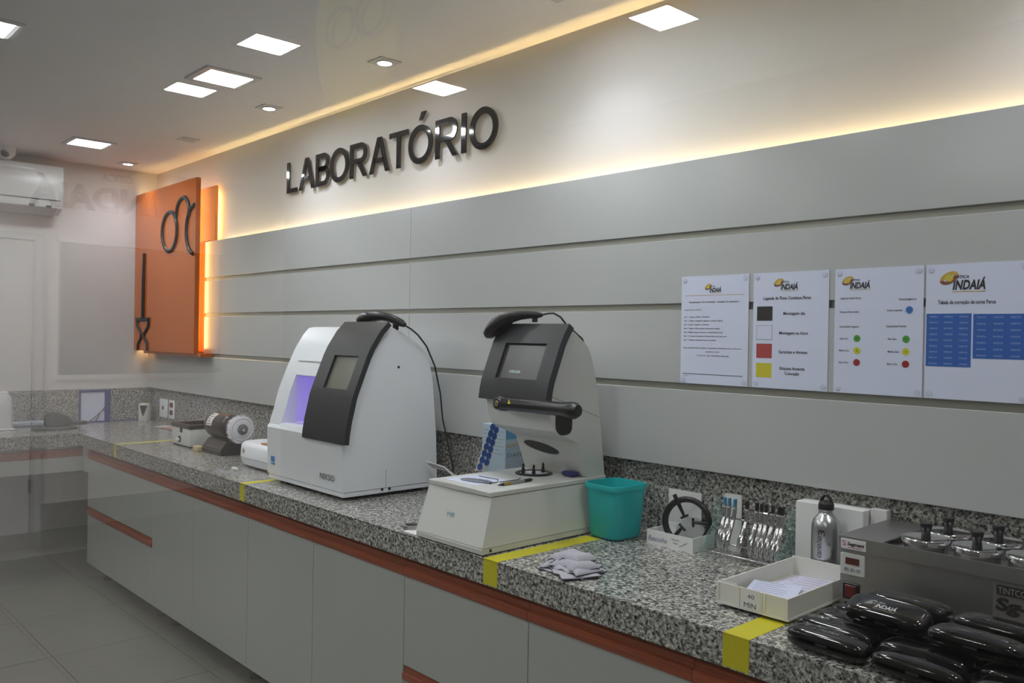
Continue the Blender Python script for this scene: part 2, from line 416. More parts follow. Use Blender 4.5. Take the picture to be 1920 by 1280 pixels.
obj('spectacle_bridge', tube(B(), arc(.875, 2.285, .105, .11, PI*1.03, -.05*PI), .014, 8), blackp, op, smooth=60)
obj('spectacle_rim', tube(B(), arc(1.065, 2.175, .13, .155, PI*.52, PI*1.45), .014, 8), blackp, op, smooth=60)
b = B(); tube(b, [(.195, -.102, 1.615), (.195, -.102, 1.9), (.20, -.102, 2.075)], [.018, .016, .012], 8)
tube(b, [(.07, -.102, 1.61), (.31, -.102, 1.61)], .014, 8)
for s in (-1, 1): tube(b, [(.19+s*.11, -.102, 1.61), (.19+s*.11, -.102, 1.565), (.19+s*.03, -.102, 1.51), (.19+s*.03, -.102, 1.48), (.19+s*.09, -.102, 1.44), (.19+s*.09, -.102, 1.392)], .012, 8)
obj('tool_relief', b, blackp, op, smooth=60)
obj('led_strip', bx(B(), .885, .889, -.064, -.045, 1.42, 2.48), ledo, op)
obj('led_strip', bx(B(), .055, .060, -.055, -.035, 1.42, 2.48), ledh, op)

# ------------------------------------------------------------------ worktop, backsplash
poly = [(0, .035), (XE-.2, .035), (XE-.2, WY), (.65, WY), (.65, -1.75), (0, -1.75)]
b = prism(B(), poly, 'z', WB, WT); bmesh.ops.bevel(b, geom=[e for e in b.edges if all(v.co.z > WT-.001 for v in e.verts)], offset=.003, segments=2, affect='EDGES')
tag(obj('worktop', b, GRAN, loc=(3, -.3, WB)), 'long L-shaped speckled grey granite worktop', 'worktop')
tag(obj('backsplash', bx(B(), .02, XE-.2, .030, .05, WT, 1.15), GRAN, loc=(4, .04, WT)), 'granite upstand below the white wall boards along the long wall', 'backsplash')
tag(obj('backsplash', bx(B(), 0, .02, -1.0, .05, WT, 1.118), GRAN, loc=(.01, -.5, WT)), 'granite upstand behind the short counter on the end wall', 'backsplash')
# ------------------------------------------------------------------ cabinets
def handle(bm, x0, x1, z0, z1, y=-.617):
    h = z1-z0
    prism(bm, [(y+.02, z0), (y-.004, z0), (y-.006, z0+h*.12), (y-.006, z0+h*.48), (y+.004, z0+h*.55), (y+.004, z0+h*.86), (y+.010, z0+h*.95), (y+.020, z1)], 'x', x0, x1)
    return bm
def cabinet(label, x0, x1, cols):
    t = thing('base_cabinet', label, 'cabinet', ((x0+x1)/2, -.3, 0), 0, 'white gloss base cabinets under the worktop')
    obj('body', bx(B(), x0+.002, x1-.002, -.597, .03, .102, WB-.001), carc, t)
    for lx in (x0+.1, x1-.1):
        for ly in (-.52, -.06): obj('leg', lathe(B(), [(.028, 0), (.028, .012), (.018, .02), (.018, .102)], (lx, ly, 0), 12), dark, t, smooth=40)
    obj('under_shade_board', bx(B(), x0+.002, x1-.002, -.47, -.455, .001, .101), dark, t)  # dark board added to paint in the shade under the cabinet
    for (a, c, kind) in cols:
        if kind == 'door':
            d = obj('door', bx(B(), a+.0012, c-.0012, -.617, -.598, .10, .741, .001, 1), lacq, t)
            obj('handle', handle(B(), a+.001, c-.001, .742, .796), WOOD, d)
        else:
            d = obj('drawer', bx(B(), a+.0012, c-.0012, -.617, -.598, .447, .741, .001, 1), lacq, t)
            obj('handle', handle(B(), a+.001, c-.001, .742, .796), WOOD, d)
            d = obj('drawer', bx(B(), a+.0012, c-.0012, -.617, -.598, .10, .398, .001, 1), lacq, t)
            obj('handle', handle(B(), a+.001, c-.001, .399, .445), WOOD, d)
    return t
cabinet('white gloss drawer cabinet at the corner with the short counter', .755, 1.827, [(.755, 1.827, 'drawer')])
cabinet('white gloss two-door cabinet beneath the grinder and white box', 1.827, 2.929, [(1.827, 2.353, 'door'), (2.353, 2.929, 'door')])
cabinet('white gloss two-door cabinet beneath the tall white machine with purple window', 2.929, 4.0665, [(2.929, 3.478, 'door'), (3.478, 4.0665, 'door')])
cabinet('white gloss cabinet beneath the folded cloths, with a lower red drawer rail', 4.0665, 5.201, [(4.0665, 4.6535, 'drawer'), (4.6535, 5.201, 'door')])
cabinet('white gloss cabinet beneath the pile of black cases', 5.201, 6.35, [(5.201, 5.78, 'door'), (5.78, 6.35, 'door')])
cabinet('white gloss cabinet at the right end of the worktop', 6.35, 7.5, [(6.35, 6.92, 'door'), (6.92, 7.5, 'door')])
t = thing('counter_drawer', 'shallow white drawer with red rail hung under the short counter', 'drawer', (.3, -1.15, .65))
obj('drawer_box', bx(B(), 0, .61, -1.75, -.66, .652, WB-.001), carc, t)
d = obj('drawer_front', bx(B(), .61, .63, -1.75, -.61, .65, .742, .001, 1), lacq, t)
b = B(); prism(b, [(.61, .743), (.634, .743), (.636, .765), (.626, .768), (.626, .785), (.61, .79)], 'y', -1.75, -.61); obj('rail', b, WOOD, d)
obj('filler_panel', bx(B(), .632, .752, -.615, -.598, .65, WB-.001), lacq, t)
# ------------------------------------------------------------------ yellow tape
def tape(x0, x1, y1, label):
    b = B(); bx(b, x0, x1, WY-.0005, y1, WT, WT+.0006); bx(b, x0, x1, WY-.0008, WY-.0001, WB+.003, WT+.0006)
    tag(obj('tape_strip', b, tapem, loc=((x0+x1)/2, WY, WT)), label, 'tape', 'yellow tape strips across the worktop')
tape(1.287, 1.322, -.25, 'yellow tape strip running from the worktop edge to the small white box')
tape(2.888, 2.932, -.05, 'yellow tape strip vanishing under the machine with the purple window')
tape(4.482, 4.543, -.19, 'yellow tape strip between the white base machine and the folded cloths')
tape(5.292, 5.358, -.12, 'yellow tape strip vanishing under the white 40 MIN tray')

# ------------------------------------------------------------------ machine with purple window
m1 = thing('lens_edging_machine', 'tall white curved machine with charcoal front panel and lit purple window', 'machine', (3.21, -.29, WT))
fr = [(-.512, 1.136), (-.504, 1.165), (-.492, 1.20), (-.471, 1.281), (-.43, 1.384), (-.39, 1.469), (-.352, 1.528), (-.326, 1.556)]
bk = [(-.300, 1.562), (-.256, 1.543), (-.205, 1.518), (-.159, 1.49), (-.130, 1.458), (-.114, 1.428), (-.100, 1.385), (-.09, 1.337), (-.068, 1.112), (-.060, .943), (-.061, .92)]
low = [(-.516, .92), (-.522, 1.122), (-.518, 1.13)]
full = low+fr+bk
notch = low+[(-.509, 1.146), (-.20, 1.146), (-.20, 1.352), (-.443, 1.352)]+fr[4:]+bk
xl, xr, wa, wb = 2.90, 3.516, 3.005, 3.20
b = B(); prism(b, full, 'x', xl, wa); prism(b, notch, 'x', wa, wb); prism(b, full, 'x', wb, xr)
bmesh.ops.remove_doubles(b, verts=b.verts, dist=1e-5)
body = obj('body', b, mwhite, m1, smooth=20)
obj('base_plate', bx(B(), xl+.004, xr-.002, -.513, -.064, .899, .9185, .002, 1), mwhite, m1)
b = B(); bx(b, wa+.001, wb-.001, -.204, -.201, 1.148, 1.35)
obj('chamber_wall', b, mat('glowing_purple_chamber', (.62, .52, .9), .5, emit=(.46, .36, 1), es=.42), body)  # wall glows by itself in place of a lamp in the chamber
b = B(); bx(b, wa+.0005, wa+.003, -.44, -.205, 1.148, 1.35); bx(b, wb-.003, wb-.0005, -.44, -.205, 1.148, 1.35); bx(b, wa+.003, wb-.003, -.46, -.205, 1.147, 1.15); bx(b, wa+.003, wb-.003, -.42, -.205, 1.346, 1.351)
obj('chamber_lining', b, mat('glowing_lilac_lining', (.62, .56, .85), .4, emit=(.5, .4, 1), es=.16), body)  # lining glows faintly too, standing in for the purple light
b = B(); tube(b, [(wa+.045, -.33, 1.15), (wa+.045, -.33, 1.33), (wa+.06, -.36, 1.345)], .004, 6); tube(b, [(wa+.06, -.30, 1.15), (wa+.06, -.30, 1.345)], .007, 6); bx(b, wa+.04, wa+.052, -.335, -.322, 1.21, 1.235)
obj('door_rod', b, charc, body)
obj('recess_line', prism(B(), [(-.4205, 1.4105), (-.4185, 1.4135), (-.41, 1.4135), (-.41, 1.4105)], 'x', 2.98, 3.23), mat('seam_grey', (.3, .3, .3), .6), body)
# charcoal plate with recessed screen
pf = [(-.532, 1.108), (-.529, 1.14), (-.521, 1.19), (-.499, 1.285), (-.4885, 1.315), (-.436, 1.446), (-.418, 1.482), (-.376, 1.545), (-.338, 1.584)]
def plate(pf, x0, x1, sx0, sx1, i0, i1, th, m, par, scr_m, depth=.011):
    def back(p, q):
        d = Vector((q[0]-p[0], q[1]-p[1])).normalized(); return Vector((d.y, -d.x))
    n = len(pf); nrm = []
    for i in range(n):
        d = back(pf[max(i-1, 0)], pf[min(i+1, n-1)]); nrm.append(d)
    bk_ = [(p[0]+nn.x*th, p[1]+nn.y*th) for p, nn in zip(pf, nrm)]
    b = B()
    for (a, c) in ((x0, sx0), (sx1, x1)): prism(b, pf+bk_[::-1], 'x', a, c)
    prism(b, pf[:i0+1]+bk_[:i0+1][::-1], 'x', sx0, sx1); prism(b, pf[i1:]+bk_[i1:][::-1], 'x', sx0, sx1)
    pl = obj('front_panel', b, m, par, smooth=25)
    md = [(p[0]+nn.x*depth, p[1]+nn.y*depth) for p, nn in zip(pf[i0:i1+1], nrm[i0:i1+1])]
    b = B(); prism(b, md+bk_[i0:i1+1][::-1], 'x', sx0-.002, sx1+.002)
    obj('screen', b, scr_m, pl)
    return pl
scr1 = mat('grey_green_screen', (.20, .205, .165), .12)
plate(pf, 3.222, 3.545, 3.31, 3.487, 4, 5, .022, charc, m1, scr1)
b = B(); txt(b, 'NEKSIO', 3.352, 3.462, .956, .980, front(-.5215)); obj('lettering', b, ink, m1)
blue = mat('blue_print', (.05, .20, .55), .5)
b = B(); bx(b, 2.94, 2.966, -.5225, -.5175, .975, .998); obj('logo_sticker', b, blue, m1)
b = B(); bx(b, 2.938, 2.968, -.522, -.5175, .965, .968); obj('logo_sticker', b, blue, m1)
for y, z in ((-.265, 1.402), (-.335, .914), (-.30, .914)): obj('screw', lathe(B(), [(0, 3.5185), (.0055, 3.518), (.006, 3.515)], (0, y, z), 10, 'x'), charc, m1)
obj('side_seam', bx(B(), 3.5155, 3.5165, -.319, -.317, .92, .99), mat('seam_grey', (.3, .3, .3), .6), m1)
for x in (2.96, 3.46):
    for y in (-.46, -.12): obj('foot', lathe(B(), [(.022, WT+.0003), (.024, .899), (.02, .9)], (x, y, 0), 14), rubber, m1, smooth=40)
# ------------------------------------------------------------------ barcode scanners
def scanner(name_label, head, rad, cable, hook, flat=.8):
    t = thing('barcode_scanner', name_label, 'barcode scanner', head[0], 0, 'black hand-held barcode scanners')
    obj('housing', tube(B(), head, rad, 14, flat=flat), blackp, t, smooth=60)
    obj('cable', tube(B(), cable, .0035, 6), rubber, t, smooth=60)
    b = B(); bx(b, *hook, .003, 1); obj('trigger', b, blackp, t)
    return t
s1 = scanner('black scanner lying on top of the machine with the purple window',
    [(3.285, -.31, 1.590), (3.30, -.31, 1.592), (3.335, -.31, 1.600), (3.375, -.305, 1.6055), (3.415, -.30, 1.6085), (3.445, -.295, 1.607), (3.475, -.285, 1.601), (3.505, -.275, 1.591), (3.53, -.265, 1.580), (3.545, -.26, 1.572)],
    [.012, .022, .028, .030, .027, .0235, .0215, .021, .019, .012],
    [(3.545, -.26, 1.572), (3.556, -.235, 1.556), (3.553, -.20, 1.535), (3.535, -.14, 1.487), (3.528, -.09, 1.405), (3.53, -.06, 1.29), (3.53, -.045, 1.18), (3.545, -.03, 1.09), (3.56, -.01, .98), (3.57, 0, .892)], (3.495, 3.515, -.285, -.265, 1.551, 1.578))
b = B(); sellip(b, .028, .016, .003, 2.4); b.transform(Matrix.Translation((3.352, -.322, 1.618)) @ Matrix.Rotation(math.radians(22), 4, 'X')); obj('top_window', b, mat('pale_blue_gloss', (.35, .42, .55), .1), s1, smooth=50)
s2 = scanner('black scanner hooked over the panel of the low-deck machine',
    [(4.112, -.315, 1.531), (4.120, -.315, 1.538), (4.135, -.312, 1.553), (4.155, -.305, 1.573), (4.178, -.295, 1.589), (4.205, -.285, 1.600), (4.24, -.275, 1.606), (4.275, -.265, 1.608), (4.305, -.26, 1.607), (4.322, -.258, 1.607)],
    [.010, .023, .030, .033, .029, .023, .019, .0165, .0145, .009],
    [(4.322, -.258, 1.607), (4.35, -.255, 1.612), (4.372, -.25, 1.613), (4.395, -.24, 1.600), (4.41, -.228, 1.575), (4.41, -.15, 1.53), (4.40, -.1, 1.45), (4.40, -.062, 1.20), (4.40, -.03, 1.0), (4.40, -.03, .892)], (4.285, 4.30, -.268, -.25, 1.583, 1.60))
b = B(); sellip(b, .008, .003, .008); b.transform(Matrix.Translation((4.150, -.3345, 1.565))); obj('indicator_lens', b, mat('dark_red_lens', (.25, .02, .02), .15), s2, smooth=50)

# ------------------------------------------------------------------ low-deck machine
m2 = thing('lens_tracing_machine', 'white machine with low front deck, curved monitor head and black tube', 'machine', (4.3, -.3, WT))
b = B(); X0, X1 = 4.145, 4.462
lo = [(X0, -.632, .908), (X1+.008, -.632, .908), (X1+.008, -.062, .908), (X0, -.062, .908)]
hi = [(X0+.0, -.580, 1.050), (X1-.012, -.580, 1.050), (X1-.012, -.062, 1.050), (X0+.0, -.062, 1.050)]
loft(b, [lo, hi]); base = obj('base', b, mwhite2, m2)
b = B(); bx(b, X0+.001, X1+.008, -.633, -.062, .889, .9065, .002, 1); obj('base_plate', b, mwhite2, m2)
b = B(); prism(b, [(X0-.001, -.584), (X0+.11, -.584), (X0+.135, -.586), (X1-.011, -.586), (X1-.011, -.061), (X0-.001, -.061)], 'z', 1.0515, 1.0665); bmesh.ops.bevel(b, geom=list(b.edges), offset=.002, segments=1, affect='EDGES')
obj('deck', b, mwhite2, m2)
hd = [(-.15, 1.067), (-.2, 1.185), (-.312, 1.230), (-.330, 1.262), (-.345, 1.33), (-.318, 1.42), (-.278, 1.50), (-.237, 1.555), (-.222, 1.548), (-.19, 1.525), (-.16, 1.504), (-.142, 1.47), (-.128, 1.43), (-.115, 1.385), (-.09, 1.243), (-.064, 1.067)]
head = obj('head', prism(B(), hd, 'x', 4.145, 4.446), mwhite2, m2, smooth=20)
pf2 = [(-.372, 1.322), (-.366, 1.36), (-.357, 1.395), (-.3095, 1.512), (-.293, 1.542), (-.268, 1.578)]
scr2 = mat('dark_screen', (.055, .05, .05), .3)
pl = plate(pf2, 4.138, 4.462, 4.205, 4.402, 2, 3, .026, charc, m2, scr2)
b = B(); txt(b, 'NEKSIA', 4.255, 4.308, 1.4165, 1.426, lambda u, v, d: (u, -.357-.0025+.0117+(v-1.395)*.406, v-.004)); obj('screen_text', b, mat('pale_screen_text', (.5, .6, .65), .5, emit=(.5, .65, .75), es=.2), pl)
tb = obj('black_tube', lathe(B(), [(0, 4.262), (.018, 4.262), (.0245, 4.268), (.0245, 4.295), (.0215, 4.30), (.0215, 4.55), (.024, 4.56), (.026, 4.58), (.026, 4.60), (.018, 4.614), (0, 4.617)], (0, -.385, 1.313), 22, 'x'), blackp, m2, smooth=40)
obj('tube_bracket', bx(B(), 4.35, 4.44, -.375, -.33, 1.295, 1.33), blackp, m2)
b = B(); lathe(b, [(0, 4.2605), (.011, 4.2605), (.012, 4.2635)], (0, -.385, 1.313), 18, 'x'); obj('end_button', b, alu, tb)
b = B(); lathe(b, [(0, -.4125), (.016, -.4125), (.0195, -.4085), (.0205, -.385)], (4.275, 0, 1.313), 20, 'y'); obj('lock_ring', b, blackp, tb, smooth=40)
b = B(); lathe(b, [(0, -.414), (.0095, -.4138), (.0105, -.412)], (4.275, 0, 1.313), 18, 'y'); obj('lock_face', b, mat('bronze_face', (.30, .24, .17), .35, .6), tb)
b = B(); prism(b, [(4.325, 1.316), (4.337, 1.316), (4.331, 1.329)], 'y', -.4085, -.4065); obj('warning_triangle', b, mat('warning_yellow', (.75, .68, .05), .5), tb)
tab = [(4.526+.028+.028*math.cos(a), 1.262+.028*math.sin(a)) for a in [PI+PI*k/14 for k in range(15)]]
b = B(); prism(b, [(4.526, 1.305)]+tab+[(4.582, 1.305)], 'y', -.392, -.376); obj('drop_tab', b, blackp, tb, smooth=30)
b = B(); e_ = [(.082*math.cos(2*PI*k/28), .017*math.sin(2*PI*k/28)) for k in range(28)]
mm = Matrix.Translation((4.262, -.186, 1.153)) @ Matrix.Rotation(math.radians(23), 4, 'X') @ Matrix.Rotation(math.radians(8), 4, 'Y')
prism(b, e_, 'y', -.0035, .02); b.transform(mm); obj('slot', b, blackp, head)
b = B(); lathe(b, [(.064, 0), (.064, .004), (.058, .006), (.05, .006), (.048, .0015), (0, .0015)], (4.276, -.235, 1.0665), 36); obj('chuck_ring', b, blackp, m2, smooth=40)
b = B(); lathe(b, [(.047, .001), (.047, .0035), (0, .0035)], (4.276, -.235, 1.0665), 36); bx(b, 4.256, 4.296, -.247, -.223, 1.069, 1.0725); obj('chuck_plate', b, mwhite, m2)
for k, (x, y) in enumerate(((4.262, -.272), (4.303, -.262), (4.29, -.205))): obj('chuck_pin', lathe(B(), [(.007, 1.068), (.006, 1.085), (.004, 1.09), (.0045, 1.1), (0, 1.104)], (x, y, 0), 12), blackp, m2, smooth=40)
b = B(); sellip(b, .032, .022, .0095, 3); b.transform(Matrix.Translation((4.388, -.172, 1.076))); tag(obj('round_cap', b, mat('navy_plastic', (.02, .025, .16), .2), smooth=50), 'small navy blue oval cap at the rear of the white deck', 'cap')
b = B(); txt(b, 'MR', 4.272, 4.312, .972, .986, lambda u, v, d: (u, -.6325+(v-.908)*.366-.0012, v)); obj('logo_print', b, mat('teal_print', (.18, .42, .45), .5), m2)
b = B(); lathe(b, [(0, 4.4715), (.005, 4.471), (.0055, 4.468)], (0, -.60, .899), 10, 'x'); obj('screw', b, charc, m2)
obj('head_seam', tube(B(), [(4.4465, -.335, 1.345), (4.4465, -.10, 1.268)], .0008, 4), mat('seam_grey', (.3, .3, .3), .6), head)
# items on the deck
pn = thing('pen', 'black and gold pen lying on the white deck', 'pen', (4.383, -.43, 1.0665))
a_, c_ = Vector((4.392, -.505, 1.0715)), Vector((4.380, -.345, 1.0715))
L = lambda t: a_.lerp(c_, t)
obj('tip', tube(B(), [L(0), L(.16)], [.001, .005], 10), blackp, pn, smooth=40)
obj('barrel', tube(B(), [L(.16), L(.36)], .005, 10), mat('gold_barrel', (.42, .32, .06), .35, .5), pn, smooth=40)
obj('barrel', tube(B(), [L(.36), L(.75)], .005, 10), mat('silver_barrel', (.4, .4, .42), .3, .8), pn, smooth=40)
obj('cap', tube(B(), [L(.75), L(.94), L(1)], [.0052, .006, .003], 10), blackp, pn, smooth=40)
sp = thing('spectacles', 'rimless grey-tinted spectacle lens with thin wire temple lying on the white deck', 'spectacles', (4.27, -.46, 1.0665))
b = B(); sellip(b, .062, .026, .0025, 2.2); b.transform(Matrix.Translation((4.275, -.492, 1.0695)) @ Matrix.Rotation(.2, 4, 'Z')); obj('lens', b, mat('grey_tint_lens', (.20, .21, .26), .08), sp, smooth=60)
b = B(); tube(b, [(4.335, -.478, 1.069), (4.338, -.46, 1.0685), (4.30, -.42, 1.0685), (4.21, -.425, 1.0685)], .0013, 6); tube(b, [(4.335, -.478, 1.069), (4.345, -.497, 1.069)], .002, 6); tube(b, [(4.34, -.45, 1.0685), (4.34, -.37, 1.0685), (4.32, -.34, 1.0685)], .0013, 6); obj('temple', b, charc, sp, smooth=60)
b = B(); bx(b, 4.18, 4.33, -.545, -.40, 1.0667, 1.0672); tag(obj('paper_slip', b, paper, loc=(4.25, -.48, 1.0667)), 'blank white paper slip under the spectacles on the deck', 'paper')
# sticker sheet
st = thing('sticker_sheet', 'narrow white sheet of round blue stickers leaning on the white machine', 'sticker sheet', (4.15, -.35, 1.067))
q = [(-.300, 1.227), (-.258, 1.223), (-.312, 1.068), (-.372, 1.068)]
b = B(); prism(b, q, 'x', 4.125, 4.1262); obj('sheet', b, papert, st)
bs = mat('blue_sticker', (.035, .11, .42), .4); first = None
for k in range(7):
    for j in range(2):
        if k == 6 and j == 1: continue
        v = (k+.5+(.4 if j else -.05))/7.1; v = min(v, .95); uq = .27+.46*j
        tp = Vector(q[0]).lerp(Vector(q[1]), uq); bo = Vector(q[3]).lerp(Vector(q[2]), uq); p = tp.lerp(bo, v)
        if first is None:
            b = B(); lathe(b, [(.0122, 0), (.0122, .0006), (.003, .0006), (.0025, .0001)], (0, 0, 0), 14, 'x'); first = obj('sticker', b, bs, st, local=True); c = first
        else:
            c = bpy.data.objects.new('sticker', first.data); COL.objects.link(c); c.parent = st
        c.location = (4.1263-4.15, p[0]+.35, p[1]-1.067)
# pale blue carton behind
bxn = thing('carton', 'tall pale blue printed carton behind the white machine', 'box', (3.97, -.08, WT))
obj('carton_body', bx(B(), 3.89, 4.022, -.135, .02, WT, 1.20, .001, 1), mat('pale_blue_card', (.42, .53, .62), .5, vary=.25, vscale=9), bxn)
b = B(); txt(b, 'DAFE', -.125, -.045, 1.083, 1.098, side(4.0225)); obj('print', b, mat('slate_print', (.12, .16, .22), .6), bxn)
b = B(); bx(b, 4.0221, 4.0226, -.133, .0, 1.150, 1.195); obj('print', b, mat('mid_blue_print', (.10, .33, .55), .5), bxn)
b = B(); prism(b, [(-.133, 1.128), (-.09, 1.132), (-.03, 1.15), (.01, 1.17), (.01, 1.158), (-.03, 1.138), (-.09, 1.121), (-.133, 1.117)], 'x', 4.0221, 4.0226); obj('print', b, mat('sand_print', (.45, .40, .33), .5), bxn)
b = B()
for k in range(7): bx(b, 3.895, 4.01-.02*(k % 2), -.1355, -.1351, 1.175-.014*k, 1.178-.014*k)
obj('print', b, mat('faint_grey_print', (.3, .34, .38), .5), bxn)

# teal bucket
bk = thing('plastic_bin', 'open turquoise plastic bin with rounded corners beside the white machine', 'bin', (4.548, -.125, WT))
rings = []
for z, a in ((WT, .052), (WT+.004, .060), (WT+.012, .0645), (1.045, .0745), (1.046, .079), (1.06, .080), (1.0625, .079), (1.0625, .0755), (1.045, .0725), (WT+.014, .0625), (WT+.008, .055)):
    rings.append([(p[0], p[1], z) for p in sqr(0, 0, 0, a, a*1.05, 5, 40)])
b = loft(B(), rings); b.transform(Matrix.Translation((4.548, -.125, 0)) @ Matrix.Rotation(math.radians(-4), 4, 'Z'))
obj('shell', b, mat('turquoise_plastic', (.015, .47, .49), .28, trans=.1), bk, smooth=40)

# folded cloths
cg = 'grey microfibre cloths in the loose pile'
lav = mat('lavender_grey_cloth', (.46, .45, .52), .9, vary=.06, vscale=120, bump=.3, bscale=900); edg = mat('dark_cloth_edge', (.05, .045, .055), .9)
cl_lab = ['bottom grey cloth of the loose pile, corner hanging towards the counter edge', 'second grey cloth from the bottom of the pile', 'third grey cloth from the bottom of the pile', 'fourth grey cloth from the bottom of the pile',
          'fifth grey cloth from the bottom of the pile', 'third grey cloth from the top of the pile', 'second grey cloth from the top of the pile', 'topmost grey cloth of the loose pile']
for k in range(8):
    a, bb = .080-.0042*k+random.uniform(-.005, .004), .058-.0030*k
    rot = (.10, -.42, .30, -.12, .55, -.30, .22, -.05)[k]; cx, cy = 4.740+(.0, .012, -.014, .018, -.006, .016, -.012, .004)[k], -.535+(.0, -.014, .012, -.008, .014, -.004, .010, .006)[k]
    N = 15; ph = random.uniform(0, 6); z0 = WT+.0008+k*.0066; bm = B(); G_ = []
    def hgt(u_, v_):
        rr_ = max(abs(u_), abs(v_)); drop = -max(0, rr_-.6)**2*.02*min(k, 5)
        return drop+.0022*math.sin(3.2*u_+ph)*math.cos(2.6*v_+ph*1.7)*(1 if k else .2)
    for layer in (0, .0046):
        G_.append([[bm.verts.new((cx+math.cos(rot)*a*u_-math.sin(rot)*bb*v_, cy+math.sin(rot)*a*u_+math.cos(rot)*bb*v_, max(WT+.0006, z0+hgt(u_, v_))+layer)) for v_ in [(-1+2*j/N)+.06*math.sin(1.1*i+k*2) for j in range(N+1)]] for u_, i in [(-1+2*i/N, i) for i in range(N+1)]])
    for i in range(N):
        for j in range(N):
            for g_ in G_: bm.faces.new((g_[i][j], g_[i+1][j], g_[i+1][j+1], g_[i][j+1]))
    rim = [(i, 0) for i in range(N)]+[(N, j) for j in range(N)]+[(i, N) for i in range(N, 0, -1)]+[(0, j) for j in range(N, 0, -1)]
    for p, s in zip(rim, rim[1:]+rim[:1]): bm.faces.new((G_[0][p[0]][p[1]], G_[0][s[0]][s[1]], G_[1][s[0]][s[1]], G_[1][p[0]][p[1]]))
    ring_pts = [G_[0][p[0]][p[1]].co.lerp(G_[1][p[0]][p[1]].co, .35) for p in rim]
    t = thing('cleaning_cloth', cl_lab[k], 'cloth', (cx, cy, z0), 0, cg)
    obj('fabric', bm, lav, t, smooth=70)
    obj('edge_stitching', tube(B(), ring_pts, .0015, 4, True), edg, t)

# white card box with clamp ring
rb = thing('card_box', 'small open white card box with blue handwriting and raised back flap', 'box', (4.755, -.06, WT))
x0, x1, y0, y1, zt = 4.668, 4.842, -.112, .005, .930
b = B(); bx(b, x0, x1, y0, y0+.003, WT, zt); bx(b, x0, x1, y1-.003, y1, WT, zt+.006); bx(b, x0, x0+.003, y0+.003, y1-.003, WT, zt); bx(b, x1-.003, x1, y0+.003, y1-.003, WT, zt); bx(b, x0+.003, x1-.003, y0+.003, y1-.003, WT, WT+.003)
cb = obj('tray', b, papert, rb)
b = B(); bx(b, x0-.004, 4.79, y1, y1+.003, zt, 1.046); obj('back_flap', b, papert, rb)
hand = mat('blue_ink', (.04, .06, .22), .6)
b = B(); txt(b, 'Rascunho', 4.674, 4.745, .897, .914, front(y0-.0004), .25); obj('handwriting', b, hand, cb)
b = B(); txt(b, 'Manein', 4.762, 4.792, .912, .918, front(y0-.0004), .3); txt(b, 'lua', 4.770, 4.785, .902, .908, front(y0-.0004), .3)
txt(b, 'laser', 0, .034, 0, .006, lambda u, v, d: (4.795+u*.86-v*.5, y0-.0004, .895+u*.5+v*.86), .2); obj('handwriting', b, hand, cb)
b = B(); prism(b, [(4.70, .892), (4.81, .892), (4.815, .94), (4.79, .972), (4.745, .968), (4.71, .935)], 'y', -.010, -.008)
tag(obj('plastic_sleeve', b, mat('milky_plastic', (.7, .72, .72), .2, alpha=.45), loc=(4.76, -.009, WT+.004)), 'milky plastic sleeve standing behind the black ring in the card box', 'sleeve')
rg = thing('clamp_ring', 'black clamping ring with inner pins standing in the card box', 'clamp ring', (4.766, -.036, .89))
R_ = .0705; cc = Vector((4.766, -.036, .958))
ringp = [cc+Vector((R_*math.cos(a), .018*math.cos(a)+.006*math.sin(a), R_*math.sin(a))) for a in [2*PI*k/40 for k in range(40)]]
obj('ring', tube(B(), ringp, .0085, 8, True, flat=1.2), blackp, rg, smooth=60)
def pin(a, r1, extra):
    b = B(); d = Vector((math.cos(a), .25*math.cos(a), math.sin(a))); tube(b, [cc+d*R_*1.0, cc+d*(R_*.55), cc+d*r1], [.008, .0055, .0045], 8)
    s = Vector((-d.z, 0, d.x)); tube(b, [cc+d*r1+s*.014, cc+d*r1-s*.014], .004, 8)
    if extra: tube(b, [cc+d*R_, cc+d*(R_+.022)], .007, 8)
    return b
for a, r1, ex in ((2.05, .018, True), (.06, .02, False), (4.05, .024, False)): obj('pin', pin(a, r1, ex), blackp, rg, smooth=60)
# ------------------------------------------------------------------ pliers rack
rk = thing('pliers_rack', 'clear green-edged acrylic rack with metal rods holding pliers', 'rack', (4.99, -.06, WT))
acr = mat('green_edged_acrylic', (.35, .66, .60), .08, alpha=.18)
for x in (4.872, 5.118):
    b = B(); prism(b, [(-.118, WT+.0003), (-.098, WT+.0003), (-.085, .905), (-.03, .905), (-.012, WT+.0003), (.006, WT+.0003), (.004, .92), (-.02, 1.05), (-.045, 1.05), (-.055, .975), (-.10, .93), (-.118, .915)], 'x', x, x+.005); obj('side_plate', b, acr, rk)
for (y, z) in ((-.098, .9015), (-.018, .912), (-.036, .998)): obj('rod', tube(B(), [(4.874, y, z), (5.122, y, z)], .0032, 8), chrome, rk, smooth=60)
for a in (4.862, 4.915): 
    pass
b = B(); bx(b, 4.872, 4.930, .012, .016, WT+.0003, 1.060); tag(obj('card_sheet', b, papert, loc=(4.9, .014, WT)), 'white card leaning on the granite behind the pliers', 'card')
plp = [(4.912, 4.908), (4.926, 4.922), (4.942, 4.938), (4.985, 4.986), (5.021, 5.024), (5.038, 5.040), (5.053, 5.052), (5.070, 5.066), (5.090, 5.086), (5.104, 5.100)]
pm = mat('dark_plier_head', (.03, .03, .03), .35, .4); bt = mat('blue_plier_grip', (.06, .25, .40), .4)
